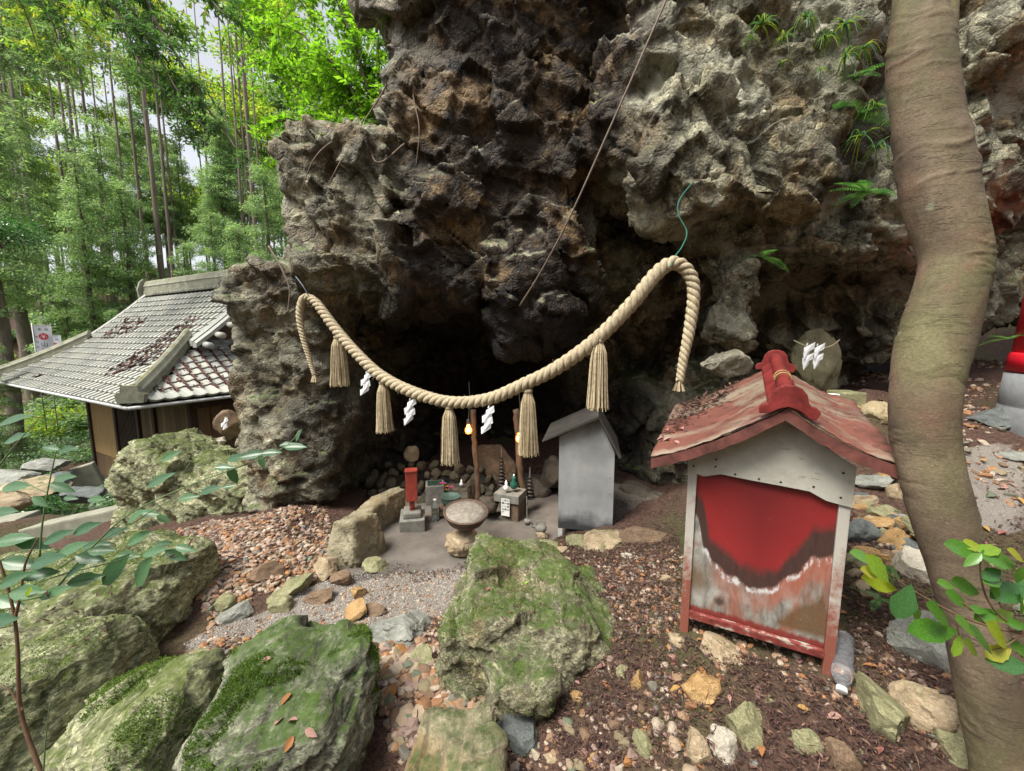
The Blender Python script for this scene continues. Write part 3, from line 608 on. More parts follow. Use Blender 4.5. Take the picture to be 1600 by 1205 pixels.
# turned candle towers
def tower(px, py, t, h, r, lab):
    pr = [(r, 0), (r * 1.1, .01)]; z = .02
    while z < h: f_ = 1 - .6 * z / h; pr += [(r * f_ * .6, z), (r * f_, z + .008), (r * f_, z + .016), (r * f_ * .6, z + .024)]; z += .034
    pr.append((.004, z + .08)); MB().lathe(pr, 20, ).build('candle_tower', m_iron, None, True, label=lab, cat='candlestick').location = tuple(P(px, py, t))
tower(784, 762, 4.0, .30, .045, 'thin dark ringed candle stand to the left of the crooked post'); tower(828, 778, 3.9, .2, .05, 'thick dark ringed candle stand to the right of the crooked post')
e = empty('ladle', P(823, 800, 3.6), label='small metal ladle hanging beside the crooked post', cat='ladle')
MB().tube([(0, 0, .14), (.004, 0, -.06)], .005, 6).build('handle', m_conc, e); MB().lathe([(.008, -.03), (.026, -.012), (.03, .012), (.026, .012)], 16, (.006, 0, -.085)).build('cup', m_conc, e, True)
stone_obj('small_stone', 846, 836, 10, 8, 'tan', 101, 'small stone carrying the little iron kettle at the right of the cave floor', t=3.35)
e = empty('iron_kettle', P(845, 825, 3.38), label='little iron kettle on a small stone beside the white cabinet', cat='kettle')
MB().lathe([(.02, -.035), (.045, -.02), (.05, .005), (.035, .025), (.015, .03)], 20).build('kettle_body', m_conc, e, True); MB().tube([(-.045, 0, 0), (-.075, 0, .01), (-.085, 0, .03)], .007, 8).build('spout', m_conc, e, True)
MB().tube(spline([(-.035, 0, .02), (-.03, 0, .06), (.03, 0, .06), (.035, 0, .02)], 14), .004, 6).build('handle', m_conc, e, True)
# grey cabinet shrine
g = NG('galvanised_sheet', .55, .4); x_, y_, z_ = g.xyz(); n = g.noise(5, 6, .6)
c = g.ramp(n, [(.3, (.25, .26, .265)), (.7, (.39, .40, .405))])
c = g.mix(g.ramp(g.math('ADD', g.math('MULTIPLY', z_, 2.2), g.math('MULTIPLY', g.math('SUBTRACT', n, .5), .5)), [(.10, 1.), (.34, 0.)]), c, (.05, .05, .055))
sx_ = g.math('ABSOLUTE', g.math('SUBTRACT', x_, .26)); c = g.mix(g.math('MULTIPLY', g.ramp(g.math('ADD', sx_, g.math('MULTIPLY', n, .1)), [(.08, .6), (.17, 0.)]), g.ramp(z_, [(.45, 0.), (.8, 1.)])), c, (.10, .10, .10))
m_galv = g.out(c); g.b.inputs['Metallic'].default_value = .25
A0 = P(872, 817, 3.37); B0 = P(957, 822, 3.285); dv = B0 - A0; wd = float(np.hypot(dv[0], dv[1])); yaw = math.atan2(dv[1], dv[0])
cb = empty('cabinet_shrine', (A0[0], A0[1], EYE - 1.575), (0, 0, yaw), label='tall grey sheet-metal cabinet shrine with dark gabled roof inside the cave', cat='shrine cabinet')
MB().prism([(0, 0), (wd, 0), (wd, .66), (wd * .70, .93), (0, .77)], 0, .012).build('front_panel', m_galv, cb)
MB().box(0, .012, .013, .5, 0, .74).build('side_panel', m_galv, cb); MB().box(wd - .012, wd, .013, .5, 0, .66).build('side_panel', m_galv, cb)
for x in (0, wd - .035):
    for y in (.0, .46): MB().box(x, x + .035, y, y + .035, -.12, -.002).build('leg', simple('grey_painted_wood', (.45, .45, .43), .7, .15), cb)
m_dkroof = simple('dark_roof_sheet', (.06, .055, .05), .5, .4, 9, metal=.3)
MB().prism([(wd * .70, .935), (wd * .70, .96), (-.13, .745), (-.13, .73)], -.06, .60).build('roof_slope', m_dkroof, cb, bevel=.002)
MB().prism([(wd * .70 + .002, .96), (wd * .70 + .002, .935), (wd + .03, .63), (wd + .05, .64)], -.06, .60).build('roof_slope', m_dkroof, cb, bevel=.002)
for (x, z) in ((.03, .03), (.03, .7), (wd - .03, .03), (wd - .03, .62), (wd - .03, .32), (wd - .03, .45)): MB().lathe([(.004, 0), (.003, .002)], 8).build('nail', m_iron, cb).matrix_local = Matrix.Translation((x, 0, z)) @ Matrix.Rotation(R(90), 4, 'X')
#@@ROPE
g = NG('straw_rope', .85, .25); n = g.noise(90, 4, .7, 0, g.mapping(scale=(1, 1, .25)))
m_rope = g.out(g.mix(g.ramp(n, [(.3, 0.), (.7, 1.)]), (.22, .175, .11), (.50, .43, .30)), g.bump(n, .003, .9))
def rope(name, ctrl, label, nper=1.8, cat='rope', strands=3):
    pts = spline([np.r_[P(x, y, t), r * .93 * t / F] for x, y, t, r in ctrl], 900); c = pts[:, :3]; rad = pts[:, 3]
    T, A, B = frames(c); L = np.r_[0, np.cumsum(np.linalg.norm(np.diff(c, axis=0), axis=1))]; ph = np.cumsum(np.r_[0, np.diff(L)] * 2 * np.pi / (nper * 2 * rad))
    e = empty(name, c[0], label=label, cat=cat)
    for k in range(strands):
        a = -(ph + k * 2 * np.pi / strands); q = c + (rad * .50)[:, None] * (A * np.cos(a)[:, None] + B * np.sin(a)[:, None])
        V, Fq_ = tube_np(q[::1], rad * .56, 9); link('strand', mesh_np('strand', V - c[0], Fq_), e, m_rope)
    return e, c, rad
RP = [(483, 464, 3.15, 6), (497, 477, 3.12, 7.5), (525, 515, 3.05, 8.5), (555, 550, 2.95, 9), (592, 585, 2.85, 9.5), (640, 611, 2.72, 10), (700, 628, 2.6, 10), (762, 624, 2.5, 10.5), (820, 600, 2.42, 11), (870, 575, 2.36, 11.5),
      (930, 532, 2.28, 12), (985, 477, 2.22, 12), (1025, 428, 2.2, 12), (1052, 411, 2.2, 11.5), (1075, 425, 2.2, 11), (1084, 455, 2.2, 10.3), (1078, 510, 2.2, 9.5), (1067, 565, 2.2, 7.5), (1062, 596, 2.2, 6.5)]
re_, rc, rr = rope('sacred_rope', RP, 'thick twisted straw rope sagging across the cave mouth with tassels')
cord_e, cc_, cr_ = rope('rope_tail', [(484, 464, 3.16, 6), (473, 468, 3.17, 6.2), (468, 492, 3.18, 5.8), (473, 525, 3.18, 4.8), (483, 560, 3.18, 4.), (491, 586, 3.18, 3.4)], 'thin twisted straw rope end hanging at the far left of the cave mouth')
m_straw = pal('straw', [(.42, .34, .21), (.50, .42, .28), (.36, .28, .16), (.55, .47, .33)], .8, True, 40, bumpd=0)
def tassel(px, py, t, hpx, wpx, lab, seed, knot=True, tiny=False, parent=None):
    rs = np.random.RandomState(seed); h = hpx * t / F; w = wpx * t / F / 2; e = parent or empty('straw_tassel', P(px, py, t), label=lab, cat='tassel'); off = Vector((0, 0, 0))
    m = MB(); nst = 60 if tiny else 230
    for k in range(nst):
        a = rs.uniform(0, 6.283); f = math.sqrt(rs.uniform(0, 1)); f = max(f, .35); r0 = w * .30 * f; r1 = w * (.72 + .1 * rs.rand()) * f; r2 = w * (.80 + .22 * rs.rand()) * f; hh = h * rs.uniform(.93, 1.0); sl_ = .0013 + .0012 * rs.rand(); s_ = w * rs.normal() * .06
        ca, sa = math.cos(a), math.sin(a); prof = [(r0, -.0), (r1 * .85, -.18 * hh), (r1, -.45 * hh), ((r1 + r2) / 2, -.75 * hh), (r2, -hh)]
        tx, ty = -sa * sl_ * 1.2, ca * sl_ * 1.2; v = []
        for j, (r_, z) in enumerate(prof): x, y = r_ * ca + s_ * j * .4, r_ * sa + s_ * .3 * j; v += [(x - tx, y - ty, z), (x + tx, y + ty, z)]
        o_ = (ca * sl_, sa * sl_)
        for j, (r_, z) in enumerate(prof): x, y = r_ * ca + s_ * j * .4, r_ * sa + s_ * .3 * j; v += [(x + o_[0], y + o_[1], z)]
        f_ = []
        for j in range(4): f_ += [(2 * j, 10 + j, 11 + j, 2 * j + 2), (10 + j, 2 * j + 1, 2 * j + 3, 11 + j)]
        m.add(v, f_)
    m.build('straw_strands', m_straw, e, kind='stuff')
    MB().lathe([(w * .10, .005), (w * .27, 0), (w * .50, -.15 * h), (w * .62, -.5 * h), (w * .68, -.90 * h)], 20).build('core', m_rope, e, True)
    if knot: MB().lathe([(w * .28, .035 * h), (w * .42, .02 * h), (w * .42, -.02 * h), (w * .33, -.035 * h)], 18).build('binding', m_rope, e, True)
    return e
rs = np.random.RandomState(2); ix = rs.randint(5, 890, 1500); dd = rs.normal(size=(1500, 3)); dd /= np.linalg.norm(dd, axis=1)[:, None]; q0 = rc[ix] + dd * rr[ix][:, None] * .9; d2 = dd * .5 + rs.normal(size=(1500, 3)) * .7; d2 /= np.linalg.norm(d2, axis=1)[:, None]; l_ = rs.uniform(.006, .022, (1500, 1)); sd = np.cross(d2, rs.normal(size=(1500, 3))); sd /= np.linalg.norm(sd, axis=1)[:, None]; sd *= .0005
mm = mesh_np('loose_fibres', (np.stack([q0 - sd, q0 + sd, q0 + d2 * l_ + sd, q0 + d2 * l_ - sd], 1) - rc[0]).reshape(-1, 3), np.arange(6000).reshape(-1, 4)); mm.materials.append(m_straw); link('loose_fibres', mm, re_, kind='stuff')
for k, (x, y, t, h, w, lab) in enumerate([(528, 527, 3.05, 78, 31, 'straw tassel hanging farthest left on the sacred rope'), (598, 598, 2.84, 80, 28, 'second straw tassel from the left, between two zigzag papers'), (702, 637, 2.6, 92, 30, 'straw tassel hanging at the lowest point of the rope'),
      (825, 611, 2.42, 104, 34, 'straw tassel hanging in front of the right lamp bulb'), (936, 533, 2.27, 110, 37, 'largest straw tassel, hanging above the grey cabinet roof')]): tassel(x, y, t, h, w, lab, k)
tassel(1062, 597, 2.2, 16, 20, '', 9, False, True, parent=link('end_tuft', MB().lathe([(.003, 0), (.012, .0)], 6).mesh('end_tuft'), None, m_rope)) if False else None
def tuft(parent, org, px, py, t, h, w, seed):
    rs = np.random.RandomState(seed); m = MB(); c = P(px, py, t) - org; H_ = h * t / F; W_ = w * t / F / 2
    for k in range(60):
        a = rs.uniform(0, 6.28); f = rs.rand() ** .5; x1, y1 = W_ * f * math.cos(a), W_ * f * math.sin(a); s_ = .0016
        m.add([(c[0] + x1 * .3 - s_, c[1] + y1 * .3, c[2]), (c[0] + x1 * .3 + s_, c[1] + y1 * .3, c[2]), (c[0] + x1 + s_, c[1] + y1, c[2] - H_), (c[0] + x1 - s_, c[1] + y1, c[2] - H_)], [(0, 1, 2, 3)])
    m.build('end_tuft', m_straw, parent, kind='stuff')
tuft(re_, rc[0], 1061.5, 594, 2.2, 17, 20, 3); tuft(cord_e, cc_[0], 491, 584, 3.18, 13, 12, 4)
m_paper = simple('white_paper', (.80, .81, .84), .7, .03)
def shide(px, py, t, hpx, lab, yaw=0., flip=1, cols=(0,)):
    e = empty('zigzag_paper', P(px, py, t), (0, 0, yaw), label=lab, cat='paper streamer'); h = hpx * t / F; w = h * .30
    w = h * .36; k_ = .30 * w
    MB().box(-w * .07, w * .07, -.001, .001, -h * .10, 0).build('paper_neck', m_paper, e).rotation_euler = (0, R(18 * flip), 0)
    for j in range(3 if hpx < 30 else 4):
        xo = ((-1) ** j * .17 - .06 * j) * w * flip; z = -h * (.07 + .205 * j); hh = h * .25; sl = k_ * flip
        pts = [(xo - w / 2, -.004 * j, z - sl), (xo + w / 2, -.004 * j - .012, z + sl), (xo + w / 2, -.004 * j - .004, z + sl - hh), (xo - w / 2, -.004 * j - .010, z - sl - hh)]
        v = pts + [(p[0], p[1] + .0015, p[2]) for p in pts]
        MB().add(v, [(0, 1, 2, 3), (7, 6, 5, 4), (0, 4, 5, 1), (1, 5, 6, 2), (2, 6, 7, 3), (3, 7, 4, 0)]).build('paper_fold', m_paper, e).rotation_euler = (0, 0, (.35 if j % 2 else -.25))
    return e
shide(573, 580, 2.87, 36, 'left white zigzag paper streamer hanging from the rope'); shide(641, 622, 2.7, 40, 'middle white zigzag paper streamer hanging from the rope', .2); shide(764, 634, 2.48, 42, 'right white zigzag paper streamer near the lowest tassel', -.2)
m_cable = simple('grey_brown_cable', (.16, .12, .09), .6, .2); m_string = simple('green_string', (.02, .13, .09), .5, .2)
MB().tube(spline([P(1075, -80, 2.15), P(1041, 0, 2.2), P(962, 180, 2.35), P(890, 340, 2.55), P(845, 425, 2.75), P(812, 478, 2.95)], 60), .006, 8).build('hanging_cable', m_cable, None, True, label='thin brown cable hanging diagonally in front of the dark overhang', cat='cable')
MB().tube(spline([P(1084, 283, 2.35), P(1062, 312, 2.3), P(1060, 335, 2.28), P(1073, 362, 2.26), P(1066, 385, 2.22), P(1053, 403, 2.18), P(1048, 416, 2.14)], 50), .0035, 6).build('green_string', m_string, None, label='thin green string tying the right end of the rope to the rock', cat='string')
MB().tube(spline([P(462, 432, 3.1), P(474, 448, 3.1), P(482, 462, 3.12)], 12), .004, 6).build('grey_wire', simple('grey_wire', (.2, .25, .3), .4, .1), None, label='short grey wire tying the left end of the rope to the rock', cat='wire')
print('cave+rope', time.time() - T0)
#@@SHRINE
BZ = -1.29; SB = np.array([1.195 - .877 * .533, 1.38 + .48 * .533, EYE + BZ]); SYAW = math.atan2(-.48, .877)
sh = empty('red_shrine_box', SB, (0, 0, SYAW), label='weathered red box-shaped wooden shrine with a rusty red gabled roof', cat='shrine')
W_ = .533
g = NG('burnt_red_panel', .35, .5); x_, y_, z_ = g.xyz(); n = g.noise(9, 7, .65); nf = g.noise(60, 5, .7, 0, g.mapping(scale=(1, 1, .25))); u_ = g.math('DIVIDE', x_, W_); v_ = g.math('DIVIDE', g.math('SUBTRACT', z_, .12), .60)
wob = g.math('ADD', g.math('MULTIPLY', g.math('SUBTRACT', n, .5), .10), g.math('MULTIPLY', g.math('SUBTRACT', nf, .5), .05)); vv_ = g.math('ADD', v_, wob)
bR = g.ramp(u_, [(0., .93), (.10, .80), (.19, .52), (.27, .47), (.40, .38), (.52, .37), (.62, .40), (.71, .54), (.84, .74), (1., .80)], 'EASE')
bD = g.ramp(u_, [(0., .84), (.07, .70), (.15, .46), (.22, .37), (.34, .31), (.48, .275), (.60, .30), (.72, .42), (.84, .56), (1., .62)], 'EASE')
red = g.mix(g.noise(3, 4), (.185, .016, .018), (.26, .026, .026)); dirt = g.ramp(g.math('ADD', g.math('ABSOLUTE', g.math('SUBTRACT', u_, .5)), g.math('MULTIPLY', g.math('SUBTRACT', .95, v_), .6)), [(.08, .65), (.45, 0.)])
red = g.mix(dirt, red, (.085, .012, .014)); dR = g.math('SUBTRACT', vv_, bR); dD = g.math('SUBTRACT', vv_, bD)
grey = g.mix(g.ramp(nf, [(.35, 0.), (.65, 1.)]), (.12, .12, .105), (.27, .27, .245)); grey = g.mix(g.ramp(g.noise(7, 5, .6, .4, g.mapping(loc=(2, 2, 0))), [(.50, 0.), (.62, .8)]), grey, (.36, .35, .32))
rustc = g.mix(g.noise(70, 5), (.16, .05, .03), (.32, .11, .07)); bare = g.mix(g.ramp(g.noise(6, 6, .6, .6, g.mapping(scale=(1.4, 1, .55))), [(.53, 0.), (.64, .75)]), grey, rustc)
ob = g.mix(1., g.ramp(dD, [(-.0, 0.), (.001, 0.)]), 0., 'MIX')
under = g.math('MULTIPLY', dD, -1.); oband = g.mix(1., g.ramp(under, [(.03, .85), (.11, .7), (.17, 0.)]), g.ramp(u_, [(.16, 0.), (.26, .7), (.5, .35), (.62, 1.)]), 'MULTIPLY'); bare = g.mix(oband, bare, g.mix(nf, (.24, .065, .04), (.36, .13, .085)))
hill = g.ramp(u_, [(.60, 0.), (.66, .16), (.78, .27), (.90, .38), (.97, .25), (1., .2)]); hm_ = g.ramp(g.math('SUBTRACT', hill, vv_), [(.0, 0.), (.06, .9)]); bare = g.mix(g.mix(1., hm_, g.ramp(v_, [(.05, 0.), (.09, 1.)]), 'MULTIPLY'), bare, g.mix(g.noise(120, 4), (.06, .032, .014), (.17, .095, .045)))
blt = g.n.new('ShaderNodeVectorMath'); blt.operation = 'DISTANCE'; cxy = g.n.new('ShaderNodeCombineXYZ'); g.l.new(u_, cxy.inputs[0]); g.l.new(vv_, cxy.inputs[1]); g.l.new(cxy.outputs[0], blt.inputs[0]); blt.inputs[1].default_value = (.08, .26, 0); bare = g.mix(g.ramp(blt.outputs['Value'], [(.04, .8), (.16, 0.)]), bare, (.14, .085, .05))
b2_ = g.n.new('ShaderNodeVectorMath'); b2_.operation = 'DISTANCE'; g.l.new(cxy.outputs[0], b2_.inputs[0]); b2_.inputs[1].default_value = (.27, .12, 0); bare = g.mix(g.ramp(b2_.outputs['Value'], [(.02, .85), (.05, 0.)]), bare, (.035, .02, .015))
c = g.mix(g.ramp(dD, [(-.0, 0.), (.03, 1.)]), bare, g.mix(nf, (.028, .017, .015), (.080, .042, .036))); c = g.mix(g.ramp(g.math('ADD', dR, g.math('MULTIPLY', g.math('SUBTRACT', g.noise(12, 6, .7), .5), .10)), [(0., 0.), (.075, 1.)]), c, red)
ash = g.ramp(g.math('ABSOLUTE', g.math('ADD', dD, .005)), [(.006, 1.), (.028, 0.)]); ash = g.mix(1., ash, g.ramp(g.noise(45, 5, .7, 0, g.mapping(scale=(1, 1, .3))), [(.48, 0.), (.56, 1.)]), 'MULTIPLY'); c = g.mix(ash, c, (.52, .52, .53))
c = g.mix(g.ramp(g.math('ADD', v_, g.math('MULTIPLY', g.math('SUBTRACT', nf, .5), .05)), [(.03, .95), (.055, 0.)]), c, (.16, .022, .018)); eg = g.math('ABSOLUTE', g.math('SUBTRACT', u_, .5)); c = g.mix(g.ramp(eg, [(.475, 0.), (.485, .9)]), c, (.17, .02, .02)); c = g.mix(g.ramp(g.voro(26), [(.0, .8), (.045, 0.)]), c, (.5, .45, .43))
m_panel = g.out(c, g.bump(nf, .001))
g = NG('flaked_white_paint', .6, .35); n = g.noise(8, 7, .7); nf = g.noise(50, 5, .7, 0, g.mapping(scale=(.3, 1, 1)))
c = g.mix(g.ramp(n, [(.4, 0.), (.7, 1.)]), (.42, .41, .36), (.30, .29, .25)); c = g.mix(g.ramp(nf, [(.6, 0.), (.68, .8)]), c, (.14, .10, .07)); m_wpaint = g.out(c, g.bump(nf, .001))
g = NG('white_paint_with_red_flakes', .6, .35); n = g.noise(14, 7, .7); x_, y_, z_ = g.xyz()
k_ = g.ramp(g.math('ADD', g.math('MULTIPLY', z_, -.9), g.math('MULTIPLY', n, 1.2)), [(.15, 0.), (.42, 1.)])
m_postp = g.out(g.mix(k_, (.40, .38, .34), g.mix(g.noise(40, 5), (.26, .05, .035), (.16, .09, .06))), g.bump(n, .002))
g = NG('worn_red_rail', .6, .4); n = g.noise(30, 6, .7, 0, g.mapping(scale=(.5, 1, 1))); m_rail = g.out(g.ramp(n, [(.36, (.05, .02, .015)), (.48, (.17, .03, .025)), (.56, (.20, .05, .04)), (.62, (.33, .30, .26))]), g.bump(n, .002))
for x in (0, W_ - .034):
    MB().box(x, x + .034, 0, .034, -.03, .80).build('post', m_postp, sh, bevel=.003); MB().box(x, x + .034, .43, .464, -.03, .80).build('post', m_postp, sh, bevel=.003)
MB().box(.035, W_ - .035, .012, .020, .125, .735).build('front_panel', m_panel, sh)
for x in (.006, W_ - .014): MB().box(x, x + .008, .036, .428, .1, .80).build('side_panel', m_panel, sh)
MB().box(.035, W_ - .035, .44, .448, .1, .8).build('back_panel', m_wpaint, sh)
MB().box(.0345, W_ - .0345, -.006, .03, .09, .122).build('bottom_rail', m_rail, sh, bevel=.003); MB().box(.0, W_, .036, .428, .09, .10).build('floor_board', m_rail, sh)
gp = [(-.002, .79), (-.002, .735), (.06, .722), (.12, .742), (.22, .735), (.33, .73), (.41, .725), (.46, .70), (W_ + .002, .688), (W_ + .002, .835), (.31, .985)]
MB().prism(gp, -.008, -.0005).build('gable_board', m_wpaint, sh, bevel=.001)
for (x, z) in ((.02, .76), (.10, .77), (.17, .75), (.25, .745), (.32, .745), (.42, .745), (.50, .72), (.50, .81), (.10, .80)): MB().lathe([(.0045, 0), (.003, .002)], 8).build('nail', m_iron, sh).matrix_local = Matrix.Translation((x, -.008, z)) @ Matrix.Rotation(R(90), 4, 'X')
g = NG('rusty_red_sheet', .5, .45); n = g.noise(3.5, 8, .68, .6); nf = g.noise(22, 7, .75)
c = g.mix(g.ramp(n, [(.38, 0.), (.6, 1.)]), (.195, .074, .053), (.11, .043, .034)); c = g.mix(g.ramp(g.noise(2.2, 5, .6, .8, g.mapping(scale=(1, 2.5, 1), loc=(4, 2, 0))), [(.47, 0.), (.60, .85)]), c, g.mix(nf, (.17, .15, .11), (.30, .26, .19)))
c = g.mix(g.ramp(nf, [(.54, 0.), (.64, .85)]), c, (.07, .03, .024)); c = g.mix(g.ramp(g.voro(60), [(0., .6), (.12, 0.)]), c, (.10, .05, .03)); m_rust = g.out(c, g.bump(nf, .003, .8))
m_fascia = simple('scabby_red_brown_edge', (.115, .038, .03), .7, .55, 16, bumpd=.004)
AX = .315; AZ_ = 1.045
def slope_sheet(x1, z1, name):           # curved metal slope from the ridge to the eave, rising a little to the back
    nx_, ny_ = 22, 22; v = []; th = .006
    for i in range(nx_):
        s = i / (nx_ - 1); x = AX + (x1 - AX) * s
        for j in range(ny_):
            y = -.10 + .70 * j / (ny_ - 1); z = AZ_ + (z1 - AZ_) * s - .022 * math.sin(math.pi * s) + .15 * (y + .1) + .004 * math.sin(7 * s + 9 * y) + .006 * _TAB[(i * 57 + j * 13) & 65535]
            if abs(x - x1) < .06: z += .010 * _TAB[(j * 977) & 65535]
            v.append((x + (.006 * _TAB[(j * 31) & 65535] if i == nx_ - 1 else 0), y + (.006 * _TAB[(i * 91) & 65535] if j == 0 else 0), z))
    n = len(v); f = []; v += [(x, y, z - th) for x, y, z in v]; k = lambda i, j: i * ny_ + j
    for i in range(nx_ - 1):
        for j in range(ny_ - 1): f += [(k(i, j), k(i + 1, j), k(i + 1, j + 1), k(i, j + 1)), (n + k(i, j), n + k(i, j + 1), n + k(i + 1, j + 1), n + k(i + 1, j))]
    for i in range(nx_ - 1): f += [(k(i, 0), n + k(i, 0), n + k(i + 1, 0), k(i + 1, 0)), (k(i, ny_ - 1), k(i + 1, ny_ - 1), n + k(i + 1, ny_ - 1), n + k(i, ny_ - 1))]
    for j in range(ny_ - 1): f += [(k(nx_ - 1, j), n + k(nx_ - 1, j), n + k(nx_ - 1, j + 1), k(nx_ - 1, j + 1)), (k(0, j), k(0, j + 1), n + k(0, j + 1), n + k(0, j))]
    rf = MB().add(v, f).build('roof_slope', m_rust, sh, True)
    # fascia under the front edge
    fp = []; 
    for i in range(nx_): s = i / (nx_ - 1); fp.append((AX + (x1 - AX) * s * .995, AZ_ + (z1 - AZ_) * s - .022 * math.sin(math.pi * s) - th - .002))
    bt = [(x, z - .038 - .006 * _TAB[(i_ * 77) & 65535]) for i_, (x, z) in enumerate(fp)]
    v = []; 
    for (x, z), (xb, zb) in zip(fp, bt): v += [(x, -.097, z), (xb, -.097, zb), (x, -.075, z), (xb, -.075, zb)]
    f = [];
    for i in range(nx_ - 1): a = 4 * i; f += [(a, a + 1, a + 5, a + 4), (a + 2, a + 6, a + 7, a + 3), (a + 1, a + 3, a + 7, a + 5), (a, a + 4, a + 6, a + 2)]
    a = 4 * (nx_ - 1); f += [(0, 2, 3, 1), (a, a + 1, a + 3, a + 2)]
    MB().add(v, f).build('fascia', m_fascia, sh)
    # rafter board at the eave side
    MB().box(min(x1, x1 + .02), max(x1, x1 + .02), -.07, .58, 0, .03).build('eave_board', m_fascia, sh).matrix_local = Matrix.Translation((-.012 if x1 > AX else -.002 + .0, 0, z1 - .048)) @ Matrix.Shear('XZ', 4, (0, 0)) @ Matrix.Rotation(math.atan(.15), 4, 'X')
slope_sheet(-.135, .80, 'l'); slope_sheet(.625, .885, 'r')
m_ridge = simple('glossy_red_ridge', (.165, .024, .022), .4, .5, 16, bumpd=.002)
rz = lambda y: AZ_ + .15 * (y + .1)
rd = MB(); L = [(AX, y, rz(y) + .032) for y in np.linspace(-.09, .58, 14)]; rd.tube(L, .026, 16); rd.build('ridge_tube', m_ridge, sh, True)
for s_ in (-1, 1):
    v = []
    for y in (-.08, .57): v += [(AX + s_ * .008, y, rz(y) + .03), (AX + s_ * .052, y, rz(y) - .012), (AX + s_ * .056, y, rz(y) - .024), (AX + s_ * .008, y, rz(y) + .01)]
    MB().add(v, [(0, 1, 2, 3), (7, 6, 5, 4), (0, 4, 5, 1), (1, 5, 6, 2), (2, 6, 7, 3), (3, 7, 4, 0)]).build('ridge_flashing', m_ridge, sh)
for y in (.15, .19): MB().tube([(AX + .0285 * math.cos(a), y, rz(y) + .032 + .0285 * math.sin(a)) for a in np.linspace(-.3, 3.4, 14)], .003, 6).build('ridge_band', simple('worn_band', (.30, .20, .08), .5, .3), sh, True)
orn = [(-.085, -.04), (-.088, -.02), (-.078, -.006), (-.062, -.004), (-.055, .012), (-.05, .035), (-.035, .055), (-.015, .064), (.015, .064), (.035, .055), (.05, .035), (.055, .012), (.062, -.004), (.078, -.006), (.092, -.025), (.08, -.05), (.062, -.047), (.045, -.03), (.025, -.018), (0, -.010), (-.03, -.02), (-.055, -.036)]
for y, sc in ((-.112, 1.0), (.575, .95)): MB().prism([(AX + x * sc, rz(y) + .012 + z * sc) for x, z in orn], y, y + .022).build('ridge_ornament', m_ridge, sh, bevel=.003)
print('shrine', time.time() - T0)

# things around the shrine
stone_obj('lichen_stone', 1134, 570, 36, 30, rockmat('lichen_stone', (.22, .20, .13), (.05, .045, .03), (.55, .52, .42), scale=2.5, bumpd=.01), 111, 'pale lichen-crusted stone resting behind the left slope of the red roof', t=3.3, sub=5)
mo = stone_obj('memorial_stone', 1275, 568, 38, 50, rockmat('memorial_stone', (.15, .135, .07), (.05, .045, .025), (.28, .26, .16), moss=(.07, .10, .03), moss_amt=.0, scale=1.6, bumpd=.006), 113, 'upright oval mossy stone wearing two zigzag papers behind the red roof', t=3.75, depth=.10, sub=5, planes=10, lo=.72)
mo.rotation_euler = (R(-6), 0, R(6))
def mono_rope(pts, label): return MB().tube(spline([P(*p) for p in pts], 30), .006, 8).build('thin_rope', m_rope, None, True, label=label, cat='rope')
mono_rope([(1240, 532, 3.62), (1260, 541, 3.55), (1280, 545, 3.54), (1300, 540, 3.56), (1312, 531, 3.62)], 'thin straw rope tied across the upright stone behind the red roof')
shide(1262, 536, 3.50, 40, 'left zigzag paper on the upright stone behind the red roof', .1); shide(1278, 537, 3.50, 38, 'right zigzag paper on the upright stone behind the red roof', .1)
o = MB().box(-.09, .09, -.1, .1, -.13, .13).build('mossy_block', m_st['green'], None, bevel=.012, label='small squared mossy block beside the upright stone behind the roof', cat='stone block'); o.location = tuple(P(1320, 636, 3.35))
o = MB().box(-.03, .03, -.03, .03, 0, .035).build('white_cube', m_white, None, bevel=.004, label='tiny white cube lying on the ground by the squared mossy block', cat='offering'); o.location = tuple(P(1302, 622, 3.3))
ps = rockmat('yellow_boulder', (.27, .21, .11), (.12, .09, .05), (.40, .34, .22), scale=1.5, bumpd=.003)
stone_obj('yellow_stone', 1371, 648, 24, 20, ps, 114, 'smooth rounded yellow stone behind the tip of the red roof', sub=5, lo=.85, planes=6)
